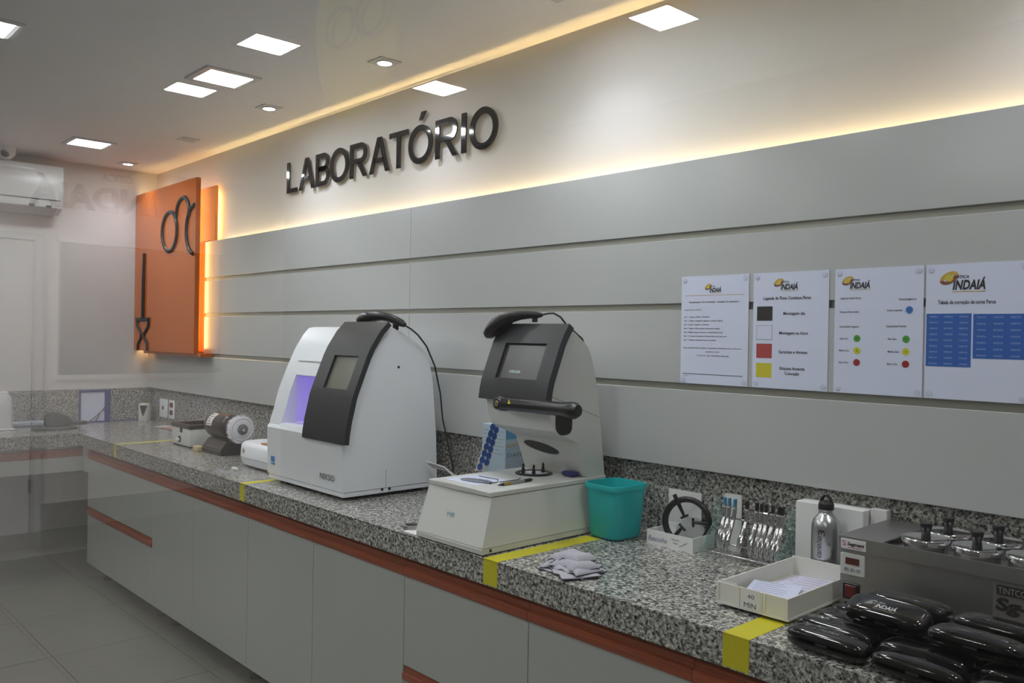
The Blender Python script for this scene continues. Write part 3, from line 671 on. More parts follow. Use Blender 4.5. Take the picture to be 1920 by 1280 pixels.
def plier(label, blue_top):
    t = thing('pliers', label, 'pliers', (0, 0, 0), 0, 'chrome pliers hanging in the rack')
    for s in (-1, 1):
        pts = [(s*.0035, -.080-.003*s, .903), (s*.0045, -.083-.004*s, .920), (s*.0045, -.080, .942), (s*.003, -.068, .968), (s*.002, -.056, .992), (s*.002, -.050, 1.018), (s*.003, -.049, 1.04)]
        obj('handle', tube(B(), [Vector(p)-Vector((0, -.06, WT)) for p in pts], [.0022, .0052, .0058, .0052, .0046, .0044, .004], 8), chrome, t, smooth=60, local=True)
    b = B(); bx(b, -.0038, .0038, -.055, -.043, 1.036, 1.060, .0015, 1); b.transform(Matrix.Translation((0, .06, -WT))); obj('jaw', b, bt if blue_top else pm, t, local=True)
    b = B(); lathe(b, [(0, .0065), (.004, .006), (.004, -.006), (0, -.0065)], (0, .008, .148), 10, 'x'); obj('pivot', b, chrome, t, local=True)
    return t
nth = ['first', 'second', 'third', 'fourth', 'fifth', 'sixth', 'seventh', 'eighth', 'ninth', 'tenth']
for k, (xb, xt) in enumerate(plp):
    lab = f'chrome pliers, {nth[k]} from the left in the acrylic rack'+(', blue tip' if k < 3 else '')
    t = plier(lab, k < 3); t.location = (xb, -.06, WT); t.rotation_euler = (0, random.uniform(-.02, .02), random.uniform(-.15, .15))
# ------------------------------------------------------------------ bottle, cartons
bt_ = thing('aluminium_bottle', 'brushed aluminium drinking bottle with black loop cap', 'bottle', (5.246, -.078, WT))
obj('bottle_body', lathe(B(), [(0, WT), (.034, WT), (.0375, WT+.005), (.0375, 1.028), (.0365, 1.04), (.033, 1.052), (.026, 1.062), (.0195, 1.069), (.0185, 1.076), (.0205, 1.078), (.0205, 1.081), (0, 1.081)], (5.246, -.078, 0), 36), alu, bt_, smooth=50)
b = B(); lathe(b, [(.0205, 1.0812), (.0205, 1.094), (.018, 1.101), (.012, 1.104), (0, 1.104)], (5.246, -.078, 0), 24); cp = obj('cap', b, blackp, bt_, smooth=50)
b = B(); tube(b, [(5.230, -.078, 1.096), (5.233, -.078, 1.108), (5.240, -.078, 1.117), (5.246, -.078, 1.119), (5.252, -.078, 1.117), (5.259, -.078, 1.108), (5.262, -.078, 1.096)], .0042, 8); obj('loop', b, blackp, cp, smooth=60)
def oncyl(u, v, d):
    a = -PI/2+.35+u/.0376; return (5.246+.0380*math.cos(a), -.078+.0380*math.sin(a), v)
def rotl(f): return lambda u, v, d: f(-v, u, d)
b = B(); txt(b, 'carinho', .956, 1.012, .006, .022, rotl(oncyl), .2); txt(b, '3', 1.014, 1.030, -.002, .016, rotl(oncyl), .1)
txt(b, 'JC', .99, 1.0, -.016, -.010, rotl(oncyl)); txt(b, 'BRAZIL', .956, .982, -.024, -.018, rotl(oncyl)); obj('lettering', b, ink, bt_)
b = B(); bx(b, 5.136, 5.33, -.0385, .026, WT, 1.083, .001, 1); tag(obj('white_carton', b, papert, loc=(5.23, -.01, WT)), 'plain white carton standing directly behind the aluminium bottle', 'box')
b = B(); bx(b, 5.334, 5.378, -.005, .028, WT, 1.088, .001, 1); tag(obj('white_carton', b, mat('greyer_white_card', (.7, .69, .68), .7), loc=(5.36, .01, WT)), 'narrow white carton between bottle carton and steel bath', 'box')  # card colour a touch greyer than the first carton
# ------------------------------------------------------------------ tray 40 MIN
ty_ = thing('plastic_tray', 'shallow white plastic tray labelled 40 MIN holding paper slips', 'tray', (5.268, -.285, WT))
x0, x1, y0, y1, z0, z1, th = 5.174, 5.363, -.484, -.118, .8935, .9445, .004
b = B(); bx(b, x0, x1, y0, y0+th, z0, z1); bx(b, x0, x1, y1-th, y1, z0, z1+.004); bx(b, x0, x0+th, y0+th, y1-th, z0, z1); bx(b, x1-th, x1, y0+th, y1-th, z0, z1); bx(b, x0+th, x1-th, y0+th, y1-th, z0, z0+th)
bx(b, x0-.002, x1+.002, y0-.002, y1, z0, z0+.005)
for fx in (x0+.02, x1-.03):
    for fy in (y0+.02, y1-.03): bx(b, fx, fx+.012, fy, fy+.012, WT+.0008, z0)
for q0 in (x0, x0+.058, x0+.066, x0+.118, x0+.126, x1-.006): bx(b, q0, q0+.006, y0-.0022, y0, z0+.004, z1)
sh = obj('shell', b, mat('ivory_plastic', (.76, .75, .68), .4), ty_)
b = B(); bx(b, x0+.070, x0+.119, y0-.0032, y0-.0024, z0+.004, z1-.002); lb = obj('label_card', b, papert, ty_)
b = B(); txt(b, '40', x0+.086, x0+.104, .924, .934, front(y0-.0036)); txt(b, 'MIN', x0+.077, x0+.109, .902, .9145, front(y0-.0036)); obj('label_text', b, ink, lb)
b = B(); bx(b, x0+.004, x0+.05, y0+.008, y0+.0095, z0+.004, z1+.003); obj('divider', b, papert, ty_)
pg = 'paper slips in the white tray'
lil = mat('lilac_paper', (.66, .65, .80), .6)
for k, (cx, cy, a, bb, rz, z, l) in enumerate(((5.270, -.27, .075, .15, .05, .903, 'lowest printed slip in the 40 MIN tray'), (5.266, -.335, .058, .085, -.14, .909, 'lilac printed slip at the front of the 40 MIN tray'), (5.293, -.25, .05, .075, .12, .914, 'white printed slip lying uppermost at the right of the 40 MIN tray'), (5.255, -.36, .06, .05, .3, .919, 'white slip overlapping the others at the tray front'))):
    t = thing('paper_slip', l, 'paper', (cx, cy, z), 0, pg); mt = Matrix.Translation((cx, cy, z)) @ Matrix.Rotation(rz, 4, 'Z') @ Matrix.Rotation(.03*(k-1), 4, 'X')
    b = B(); bx(b, -a, a, -bb, bb, 0, .0008); b.transform(mt); obj('sheet', b, lil if k % 2 == 0 else paper, t)
    b = B()
    for j in range(6): bx(b, -a*.8, a*(.2+.5*random.random()), bb*.8-j*bb*.28, bb*.8-j*bb*.28+.003, .0009, .0012)
    b.transform(mt); obj('print', b, mat('violet_print', (.45, .44, .58), .6), t)
b = B(); sellip(b, .007, .007, .003, 2); b.transform(Matrix.Translation((5.325, -.172, .9205))); tag(obj('black_button', b, blackp, smooth=50), 'tiny black button on the papers in the white tray', 'button')

# ------------------------------------------------------------------ stainless tinting bath
m3 = thing('tinting_bath', 'stainless steel lens tinting bath with lidded wells at the right edge', 'machine', (5.75, -.15, WT))
Y0, Y1, Z1 = -.28, .0, 1.066; X0, X1 = 5.381, 6.10
obj('case', bx(B(), X0+.003, X1, Y0+.004, Y1, .897, 1.034), steel, m3)
b = B(); bx(b, X0, X1+.003, Y0-.002, Y0+.002, 1.034, Z1); bx(b, X0, X0+.004, Y0+.002, Y1, 1.034, Z1); bx(b, X0+.004, 5.485, Y0+.002, Y1, Z1-.003, Z1); bx(b, 5.485, X1, Y1-.012, Y1, 1.034, Z1); bx(b, 5.485, X1, Y0+.002, Y0+.008, 1.034, Z1-.001)
bx(b, 5.485, X1, Y0+.008, Y1-.012, 1.046, 1.049); obj('top_cover', b, steel, m3)
for x in (X0+.03, X1-.03):
    for y in (Y0+.03, Y1-.03): obj('foot', lathe(B(), [(.014, WT+.0003), (.015, .897)], (x, y, 0), 12), rubber, m3)
b = B(); bx(b, 5.388, 5.449, Y0-.0036, Y0-.0022, 1.037, 1.061, .0006, 1); bd = obj('badge', b, papert, m3)
b = B(); txt(b, 'Segment', 5.404, 5.445, 1.046, 1.0545, front(Y0-.004), .15, 0, .04); obj('badge_text', b, ink, bd)
b = B(); txt(b, 'S', 5.391, 5.401, 1.044, 1.057, front(Y0-.004), 0, 0, .012); bx(b, 5.405, 5.44, Y0-.004, Y0-.0037, 1.0405, 1.042); obj('badge_text', b, mat('magenta_print', (.55, .1, .28), .5), bd)
b = B(); bx(b, 5.386, 5.446, Y0-.001, Y0+.006, .974, 1.026, .002, 1); ct = obj('controller', b, mwhite2, m3)
b = B(); bx(b, 5.399, 5.433, Y0-.0018, Y0-.0008, 1.000, 1.016); obj('display', b, mat('dark_red_display', (.10, .025, .02), .2), ct)
b = B()
for k in range(3): bx(b, 5.396+.0145*k, 5.407+.0145*k, Y0-.002, Y0-.0008, .983, .993, .0005, 1)
obj('button', b, mat('pale_grey_key', (.4, .42, .45), .5), ct)
b = B()
for k, s in enumerate('PV^'): txt(b, s, 5.3995+.0145*k, 5.4035+.0145*k, .985, .991, front(Y0-.0023))
obj('button_text', b, ink, ct)
b = B(); bx(b, 5.393, 5.432, Y0-.001, Y0+.006, .916, .955, .001, 1); sw = obj('switch_frame', b, blackp, m3)
b = B(); bx(b, 5.399, 5.426, Y0-.003, Y0-.0005, .921, .950, .001, 1); obj('rocker', b, mat('red_rocker', (.13, .012, .012), .3), sw)
b = B(); bx(b, 5.723, 5.90, Y0+.001, Y0+.0038, .93, 1.030); nl = obj('name_plate', b, mat('grey_label', (.16, .15, .14), .5), m3)
b = B(); bx(b, 5.730, 5.82, Y0-.0002, Y0+.0008, 1.004, 1.024); obj('name_band', b, ink, nl)
b = B(); txt(b, 'TINTCOLOR', 5.733, 5.815, 1.007, 1.021, front(Y0-.0006)); obj('name_text', b, mat('pale_grey_print', (.30, .29, .28), .5), nl)
b = B(); txt(b, 'Sg-', 5.728, 5.79, .972, .998, front(Y0+.0004), .1, 0, .05); obj('name_text', b, ink, nl)
lidp = [(5.563, -.2255, 'front row, nearest the steel cover'), (5.672, -.224, 'front row, second from the steel cover'), (5.781, -.222, 'front row, at the right picture edge'), (5.573, -.118, 'back row, nearest the steel cover'), (5.682, -.118, 'back row, second from the steel cover'), (5.791, -.118, 'back row, at the right picture edge')]
lid0 = None
for x, y, l in lidp:
    obj('well', lathe(B(), [(.046, 1.049), (.046, 1.072), (.043, 1.072), (.043, 1.05)], (x, y, 0), 24), steel, m3, smooth=40)
    lab = 'round steel lid with black knob, '+l
    if lid0 is None:
        lid0 = thing('well_lid', lab, 'lid', (x, y, 1.072), 0, 'steel lids on the tinting bath')
        obj('disc', lathe(B(), [(0, .0005), (.050, .0005), (.0515, .002), (.0515, .012), (.050, .014), (.047, .0125), (.02, .012), (0, .012)], n=32), chrome, lid0, smooth=40, local=True)
        obj('knob', lathe(B(), [(.0105, .012), (.0095, .024), (.0115, .034), (.0135, .043), (.012, .047), (0, .047)], n=16), blackp, lid0, smooth=40, local=True)
    else: dup(lid0, (x, y, 1.072), None, lab)
# ------------------------------------------------------------------ spectacle cases
cs = mat('black_gloss_case', (.006, .006, .0065), .09, coat=.3)
def case(l):
    t = thing('spectacle_case', l, 'spectacle case', (0, 0, 0), 0, 'black hard spectacle cases in the heap')
    obj('shell', sellip(B(), .087, .034, .0235, 4.6, 3.3, 88, 16, -1, -.03), cs, t, smooth=50, local=True)
    obj('lid', sellip(B(), .087, .034, .0235, 4.6, 3.3, 88, 16, .03, 1), cs, t, smooth=50, local=True)
    b = B(); bx(b, -.012, .012, -.0345, -.032, -.002, .002); obj('catch', b, charc, t, local=True)
    return t
CA = [ # x, y, z(centre), tilt about x, turn about z, label
 (5.510, -.582, .9105, 0, -.04, 'front left black spectacle case with faint grey logo at the counter edge'),
 (5.695, -.590, .9105, 0, -.02, 'black spectacle case in the middle of the front row at the counter edge'),
 (5.880, -.580, .9105, 0, .03, 'black spectacle case in the bottom right picture corner'),
 (5.492, -.510, .9105, 0, -.05, 'black spectacle case just behind the front left case'),
 (5.497, -.438, .9105, 0, .04, 'black spectacle case third back beside the white tray'),
 (5.500, -.366, .9105, 0, -.03, 'black spectacle case at the rear left, against the steel bath'),
 (5.678, -.515, .9105, 0, .02, 'black spectacle case behind the middle front case'),
 (5.690, -.443, .9105, 0, -.03, 'lower black spectacle case under the logo case'),
 (5.693, -.370, .9105, 0, .02, 'black spectacle case low at the rear, before the steel bath'),
 (5.862, -.505, .9105, 0, -.03, 'black spectacle case low behind the bottom right case'),
 (5.880, -.430, .9105, 0, .03, 'black spectacle case low at the right picture edge'),
 (5.582, -.470, .962, math.radians(22), -.06, 'upper black spectacle case with white INDAIÁ logo'),
 (5.588, -.378, .9615, 0, -.05, 'black spectacle case lying behind the logo case on the heap'),
 (5.775, -.395, .9605, 0, -.04, 'upper black spectacle case at the right, before the steel bath'),
 (5.765, -.50, .9585, 0, -.03, 'black spectacle case on the second layer right of the logo case'),
]
c0 = None; cases = []
for k, (x, y, z, tl, rz, l) in enumerate(CA):
    if c0 is None: c0 = case(l); c = c0
    else: c = dup(c0, (0, 0, 0), None, l)
    c.location = (x, y, z); c.rotation_euler = (tl, 0, rz); cases.append(c)
for k, c in enumerate(cases):
    if k in (0, 11):
        pw = mat('white_logo_print', (.62, .62, .62), .5) if k else mat('grey_logo_print', (.20, .20, .21), .4)
        b = B()
        f = (lambda u, v, d: (u, -.0335+v*.30 if False else -.030+v*.55, .0205+v*.12)) if False else (lambda u, v, d: (u, -.012+v, .0241-max(0, .012-v)*.03))
        txt(b, 'INDAIÁ', -.018, .026, -.002, .010, f, .2, 0, .02); txt(b, 'ÓTICA', -.016, -.002, .0125, .0165, f, .2)
        tube(b, [f(-.026, .006, 0), f(-.03, .012, 0), f(-.024, .016, 0), f(-.019, .012, 0)], .0012, 5); txt(b, 'enxergando um futuro melhor', -.02, .026, -.008, -.0055, f)
        o = obj('logo', b, pw, c, local=True)

# ------------------------------------------------------------------ notices on the wall
gold = mat('gold_print', (.55, .36, .06), .5); olive = mat('olive_gold_print', (.60, .50, .06), .5); brown = mat('brown_print', (.22, .08, .05), .5); greyp = mat('grey_print', (.10, .10, .10), .6)
def notice(x0, x1, label):
    t = thing('notice', label, 'notice', ((x0+x1)/2, 0, 1.394), 0, 'white notices on the wall boards')
    obj('sheet', bx(B(), x0, x1, -.0025, -.0005, 1.394, 1.735), paper, t)
    sc = mat('clear_stud', (.60, .62, .78), .3)
    for x in (x0+.012, x1-.012):
        for z in (1.406, 1.723): obj('stud', lathe(B(), [(.0085, -.002), (.008, -.0038), (.003, -.0045), (0, -.0045)], (x, 0, z), 14, 'y'), sc, t, smooth=40)
    return t
F = front(-.0030)
def logo(t, x0, z0, s):
    b = B(); cx, cz = x0+.018*s, z0+.022*s
    for a0, col, rx in ((0, gold, 1), (PI, brown, 1)):
        b = B(); ps = []
        for k in range(13): a = a0+PI*(k/12); ps.append((cx+.018*s*math.cos(a)*1.1+.004*s, cz+.014*s*math.sin(a)+.006*s*math.cos(a)))
        for k in range(12, -1, -1): a = a0+PI*(k/12); wd_ = .011*s-.006*s*math.sin(PI*k/12); ps.append((cx+wd_*math.cos(a)*1.1+.004*s, cz+wd_*.7*math.sin(a)+.006*s*math.cos(a)))
        prism(b, ps, 'y', -.0031, -.0026); obj('logo_mark', b, col, t)
    b = B(); prism(b, [(cx+.004*s+.009*s*math.cos(a), cz+.008*s*math.sin(a)) for a in [2*PI*k/16 for k in range(16)]], 'y', -.0032, -.0026); obj('logo_mark', b, olive, t)
    b = B(); txt(b, 'INDAIÁ', x0+.030*s, x0+.098*s, z0-.004*s, z0+.017*s, F, .15, 0, .035); txt(b, 'ÓTICA', x0+.036*s, x0+.064*s, z0+.021*s, z0+.0275*s, F, .15, 0, .02); obj('logo_text', b, ink, t)
    b = B(); bx(b, x0+.030*s, x0+.098*s, -.0030, -.0026, z0-.0095*s, z0-.008*s); obj('logo_text', b, gold, t)
# 1: procedures
n = notice(4.706, 4.951, 'leftmost white notice with lines of small printed text'); logo(n, 4.793, 1.686, .62)
b = B(); bx(b, 4.72, 4.934, -.0029, -.0026, 1.673, 1.6742); obj('rule', b, gold, n)
b = B(); txt(b, 'Procedimentos  Para Organização  e Limpeza  Do Laboratório', 4.735, 4.918, 1.650, 1.6555, F, .1, 0, .02); txt(b, 'Limpeza Geral  toda Feira', 4.718, 4.782, 1.626, 1.631, F)
for k, (s, e) in enumerate((('Item  1  Limpar e Calibrar a Facetadora', 4.815), ('Item  2  Limpar e organizar as gavetas e a frente do Balcão', 4.862), ('Item  3  Limpar e organizar os Aparelhos', 4.812), ('Item  4  Separar o Fluxo contínuo diariamente na Agenda', 4.852), ('Item 5  Manter o estoque de lentes no armário branco da loja', 4.862), ('Item  6  Limpeza da máquina de lensometria com pano seco', 4.876), ('Item  7  Limpeza e organização do setor de pedidos', 4.838))):
    txt(b, s, 4.718, e, 1.6035-.0122*k, 1.6085-.0122*k, F, 0, 0, .012)
txt(b, 'Não é permitido deixar de manter a organização do laboratório com o término do', 4.716, 4.928, 1.5055, 1.510, F, 0, 0, .015); txt(b, 'expediente  diário', 4.800, 4.852, 1.494, 1.4985, F, 0, 0, .015); txt(b, 'A não ser que solicitado pela loja', 4.768, 4.885, 1.482, 1.4865, F, 0, 0, .015)
obj('printed_text', b, greyp, n)
b = B(); bx(b, 4.716, 4.934, -.0029, -.0026, 1.4235, 1.4253); txt(b, 'Atenção', 4.716, 4.738, 1.417, 1.420, F); txt(b, 'Perus', 4.708, 4.730, 1.3955, 1.3985, F); obj('rule', b, ink, n)
# 2: legend
n = notice(4.967, 5.204, 'white notice with black, white, red and yellow squares'); logo(n, 5.032, 1.687, .8)
b = B(); txt(b, 'Legenda de Fluxo Contínuo Perus', 5.000, 5.151, 1.655, 1.6645, F, 0, 0, .015)
for s, x0, x1, z in (('Montagem dia', 5.066, 5.134, 1.610), ('Montagem na Hora', 5.054, 5.144, 1.553), ('Garantias e Atrasos', 5.053, 5.143, 1.498), ('Etiqueta Amarela', 5.057, 5.136, 1.450), ('Coloração', 5.073, 5.119, 1.4355)): txt(b, s, x0, x1, z, z+.0092, F, 0, 0, .015)
obj('printed_text', b, ink, n)
for z, m_, nm in ((1.593, mat('black_square', (.022, .018, .018), .6), 0), (1.537, paper, 1), (1.4825, mat('red_square', (.40, .06, .06), .5), 0), (1.425, mat('yellow_square', (.62, .55, .03), .5), 0)):
    b = B(); bx(b, 4.980, 5.031, -.0029, -.0026, z, z+.0425); obj('colour_square', b, m_ if not nm else paper, n)
    if nm:
        b = B(); bx(b, 4.980, 5.031, -.0031, -.0029, z, z+.0008); bx(b, 4.980, 5.031, -.0031, -.0029, z+.0417, z+.0425); bx(b, 4.980, 4.9808, -.0031, -.0029, z, z+.0425); bx(b, 5.0302, 5.031, -.0031, -.0029, z, z+.0425); obj('square_outline', b, greyp, n)
# 3: coloured dots
n = notice(5.222, 5.460, 'white notice with two columns of coloured dots'); logo(n, 5.240, 1.684, .82)
b = B()
for s, x0, x1, z in (('Legenda Indaiá Perus', 5.238, 5.296, 1.652), ('PROCEDIMENTO', 5.398, 5.443, 1.6455), ('Estoque Reservado', 5.237, 5.291, 1.6145), ('Chave especial', 5.367, 5.407, 1.6175), ('Quantidade Negativa', 5.237, 5.292, 1.574), ('Quantidade Positiva', 5.366, 5.418, 1.5755), ('Alto Giro', 5.238, 5.262, 1.541), ('Alto Giro', 5.370, 5.394, 1.5415), ('Médio Giro', 5.237, 5.266, 1.508), ('Médio Giro', 5.371, 5.401, 1.508), ('Baixo Giro', 5.237, 5.263, 1.4755), ('Baixo Giro', 5.370, 5.397, 1.4755)):
    txt(b, s, x0, x1, z, z+.0054, F, 0, 0, .012)
obj('printed_text', b, greyp, n)
gr = mat('green_dot', (.07, .33, .04), .5); ye = mat('yellow_dot', (.60, .60, .03), .5); rd = mat('red_dot', (.33, .025, .02), .5); bl = mat('blue_dot', (.04, .18, .52), .5)
for x, z, m_, s in ((5.425, 1.6205, bl, '10'), (5.287, 1.544, gr, '6'), (5.418, 1.544, gr, '6'), (5.287, 1.511, ye, '4'), (5.418, 1.511, ye, '4'), (5.287, 1.4785, rd, '2'), (5.418, 1.4785, rd, '2')):
    b = B(); lathe(b, [(.0095, -.0026), (.0095, -.0031), (0, -.0031)], (x, 0, z), 20, 'y'); d = obj('colour_dot', b, m_, n)
    b = B(); txt(b, s, x-.002*len(s), x+.002*len(s), z-.003, z+.003, front(-.0034)); obj('number', b, ink, d)
# 4: colour correction tables
n = notice(5.466, 5.704, 'rightmost white notice with two blue tables'); logo(n, 5.497, 1.675, 1.12)
b = B(); txt(b, 'Tabela de correção de cores Perus', 5.496, 5.630, 1.634, 1.644, F, 0, 0, .015); obj('printed_text', b, ink, n)
tb_ = mat('blue_table', (.03, .12, .45), .5); wt_ = mat('pale_table_text', (.42, .52, .75), .5)
for (x0, x1, z0, z1, rws) in ((5.4685, 5.576, 1.476, 1.610, 9), (5.580, 5.694, 1.4985, 1.6085, 7)):
    b = B(); bx(b, x0, x1, -.0029, -.0026, z0, z1); tt = obj('table', b, tb_, n); b = B()
    for k in range(rws):
        z = z1-(z1-z0)*(k+.65)/rws
        for c in range(3):
            wd_ = (x1-x0)/3; s = random.choice(('VERDE', 'AZUL', 'MARROM', 'CINZA', 'ROSA', 'AMARELO', 'VIOLETA', 'PRETO'))
            txt(b, s, x0+wd_*(c+.22), x0+wd_*(c+.78), z, z+.0042, front(-.0031))
    obj('table_text', b, wt_, tt)

# ------------------------------------------------------------------ things at the far end of the worktop
wbx = thing('heater_box', 'small white box with black rim and white knob beside the grinder', 'heater', (1.585, -.29, WT))
x0, x1, y0, y1 = 1.46, 1.71, -.38, -.19
obj('housing', bx(B(), x0, x1, y0, y1, .893, .990, .006, 2), mwhite2, wbx, smooth=40)
obj('base', bx(B(), x0+.006, x1-.006, y0+.006, y1-.006, WT+.0003, .893), rubber, wbx)
b = B(); bx(b, x0-.004, x1+.004, y0-.004, y0+.025, .990, 1.012, .003, 1); bx(b, x0-.004, x1+.004, y1-.025, y1+.004, .990, 1.012, .003, 1); bx(b, x0-.004, x0+.03, y0+.025, y1-.025, .990, 1.012, .003, 1); bx(b, x1-.03, x1+.004, y0+.025, y1-.025, .990, 1.012, .003, 1); bx(b, x0+.03, x1-.03, y0+.025, y1-.025, .990, .994)
obj('rim', b, mat('dark_brown_plastic', (.022, .012, .012), .3), wbx)
kn = obj('dial_plate', lathe(B(), [(.019, y0), (.019, y0-.003), (0, y0-.003)], (1.575, 0, .925), 20, 'y'), blackp, wbx)
obj('knob', lathe(B(), [(.010, y0-.003), (.009, y0-.02), (0, y0-.022)], (1.570, 0, .922), 16, 'y'), mwhite, kn, smooth=40)
obj('latch', bx(B(), 1.585, 1.610, y0-.004, y0+.001, .965, .990), charc, wbx)
obj('plug', lathe(B(), [(.009, x0), (.009, x0-.02), (0, x0-.022)], (0, -.365, .925), 12, 'x'), blackp, wbx, smooth=40)
gd = thing('bench_grinder', 'dark bench polishing motor with a white bristled wheel', 'grinder', (1.98, -.30, WT))
gy, gz = -.300, 1.030
dk = mat('dark_brown_enamel', (.028, .018, .016), .3)
obj('motor', lathe(B(), [(0, 1.84), (.04, 1.842), (.058, 1.855), (.066, 1.875), (.068, 1.93), (.068, 2.06), (.064, 2.10), (.045, 2.12), (.02, 2.13), (0, 2.13)], (0, gy, gz), 32, 'x'), dk, gd, smooth=40)
obj('end_bell', lathe(B(), [(0, 1.80), (.035, 1.803), (.045, 1.82), (.047, 1.85)], (0, gy, gz), 24, 'x'), mat('olive_enamel', (.42, .38, .18), .5), gd, smooth=40)
b = B(); N_ = 12; A_ = [(gy-.0690*math.cos(a), gz+.0690*math.sin(a)) for a in [.05+1.15*k/N_ for k in range(N_+1)]]; C_ = [(gy-.0678*math.cos(a), gz+.0678*math.sin(a)) for a in [.05+1.15*k/N_ for k in range(N_+1)]]
prism(b, A_+C_[::-1], 'x', 1.90, 1.965); obj('rating_label', b, papert, gd)
b = B()
for k in range(5):
    a = .2+.2*k; bx(b, 1.906, 1.958-.01*(k % 3), gy-.0698*math.cos(a)-.0006, gy-.0698*math.cos(a)+.0006, gz+.0698*math.sin(a)-.002, gz+.0698*math.sin(a)+.002)
obj('label_print', b, mat('dull_red_print', (.4, .12, .12), .6), gd)
b = B(); prism(b, [(gy-.075, WT), (gy+.06, WT), (gy+.06, .925), (gy+.035, .965), (gy-.035, .965), (gy-.075, .915)], 'x', 1.86, 2.105); bmesh.ops.bevel(b, geom=list(b.edges), offset=.006, segments=2, affect='EDGES'); obj('pedestal', b, dk, gd)
obj('shaft', lathe(B(), [(0, 2.12), (.010, 2.12), (.010, 2.215), (0, 2.217)], (0, gy, gz), 14, 'x'), chrome, gd, smooth=40)
wh = obj('wheel', lathe(B(), [(.018, 2.150), (.058, 2.150), (.066, 2.158), (.067, 2.186), (.058, 2.193), (.050, 2.190), (.044, 2.194), (.018, 2.194)], (0, gy, gz), 40, 'x'), mat('white_bristle', (.72, .71, .75), .9, bump=.6, bscale=300), gd, smooth=30)
b = B(); rnd = random.Random(3)
for k in range(700):
    a = rnd.uniform(0, 2*PI); x = rnd.uniform(2.152, 2.193); r2 = .070+rnd.uniform(.001, .011); x2 = x+rnd.uniform(-.005, .006); a2 = a+rnd.uniform(-.05, .05)
    p = [(x-.0012, a-.022), (x+.0012, a+.022)]
    vs = [b.verts.new((xx, gy+.065*math.cos(aa), gz+.065*math.sin(aa))) for xx, aa in p]+[b.verts.new((x2, gy+r2*math.cos(a2), gz+r2*math.sin(a2)))]
    b.faces.new(vs)
br = obj('bristles', b, mat('white_bristle_tips', (.8, .79, .84), .9), wh); br['kind'] = 'stuff'
obj('hub', lathe(B(), [(.028, 2.190), (.028, 2.197), (.021, 2.199), (.019, 2.206), (.009, 2.206)], (0, gy, gz), 24, 'x'), mat('dull_grey_hub', (.22, .22, .23), .4, .6), gd, smooth=30)
b = B(); bx(b, 1.80, 1.868, -.40, -.36, WT, WT+.028, .005, 2); tag(obj('polishing_bar', b, mat('tan_wax', (.50, .42, .22), .7), loc=(1.83, -.38, WT), smooth=40), 'small tan wax bar in front of the grinder foot', 'wax bar')
lm = thing('cleaning_tub', 'low rounded white tub with lid beside the machine with the purple window', 'cleaner', (2.60, -.31, WT))
rg_ = lambda z, a, bb: [(p[0], p[1], z) for p in sqr(2.60, -.315, 0, a, bb, 3.2, 40)]
obj('lower_shell', loft(B(), [rg_(WT+.0005, .17, .085), rg_(WT+.012, .215, .112), rg_(WT+.045, .232, .122)]), mwhite, lm, smooth=40)
up_ = obj('upper_shell', loft(B(), [rg_(WT+.047, .232, .122), rg_(.985, .228, .119), rg_(.999, .215, .108), rg_(1.003, .19, .09)]), mwhite, lm, smooth=40)
b = B(); sellip(b, .016, .006, .013, 2); b.transform(Matrix.Translation((2.48, -.427, .962)) @ Matrix.Rotation(-.25, 4, 'Z')); obj('oval_button', b, mat('olive_button', (.30, .29, .15), .4), lm, smooth=50)
b = B(); bx(b, 2.60, 2.72, -.40, -.35, 1.002, 1.010, .002, 1); obj('amber_insert', b, mat('amber_insert', (.45, .22, .06), .4), up_)
b = B(); prism(b, [(2.62, 1.003), (2.76, 1.003), (2.76, 1.05)], 'y', -.34, -.29); obj('raised_flap', b, mwhite, up_)
b = B(); bx(b, 2.53, 2.575, -.515, -.498, WT+.0003, WT+.013, .004, 2, Matrix.Rotation(0, 4, 'Z')); tag(obj('eraser', b, papert, loc=(2.55, -.505, WT), smooth=40), 'small white eraser on the granite beside the rounded tub', 'eraser')
b = B(); bx(b, 2.50, 2.63, -.585, -.545, WT+.0003, WT+.0012); tag(obj('plastic_strip', b, mat('clear_film', (.7, .7, .75), .1, alpha=.5), loc=(2.56, -.56, WT)), 'thin clear plastic strip near the counter edge before the tub', 'strip')
b = B()
bx(b, 3.60, 4.0, -.045, -.03, WT+.0003, WT+.008)
b.free()
for k, (c_, l) in enumerate((((.55, .5, .5), 'pale pink-grey'), ((.35, .37, .40), 'grey'), ((.62, .6, .6), 'white'))):
    pts = [(3.53, -.10-.014*k, WT+.10+.012*k), (3.60, -.06-.014*k, WT+.085+.01*k), (3.68, -.03-.012*k, WT+.04), (3.76, -.02-.012*k, WT+.006), (3.88, -.02-.012*k, WT+.006)]
    tag(obj('cable', tube(B(), pts, .004, 6), mat('cable_'+l.split()[0], c_, .5), loc=pts[-1], smooth=60), l+' cable looping behind the machine with the purple window', 'cable', 'loose cables behind the machine')
rn = thing('metal_ring', 'small grey metal ring with flat tab lying left of the low-deck machine', 'ring', (4.03, -.572, WT))
b = B(); lathe(b, [(.030, 0), (.031, .004), (.031, .012), (.028, .013), (.022, .013), (.021, .004), (.021, 0)], (4.045, -.575, WT+.0004), 28); obj('band', b, mat('grey_metal', (.35, .34, .32), .35, .7), rn, smooth=40)
b = B(); bx(b, 3.99, 4.022, -.585, -.565, WT+.0004, WT+.006, .002, 1); obj('tab', b, mat('grey_metal', (.35, .34, .32), .35, .7), rn)
b = B(); bx(b, 4.06, 4.13, -.622, -.560, WT+.0004, WT+.0016)
tag(obj('plastic_card', b, papert, loc=(4.09, -.59, WT)), 'white perforated plastic card under the low-deck machine corner', 'card')

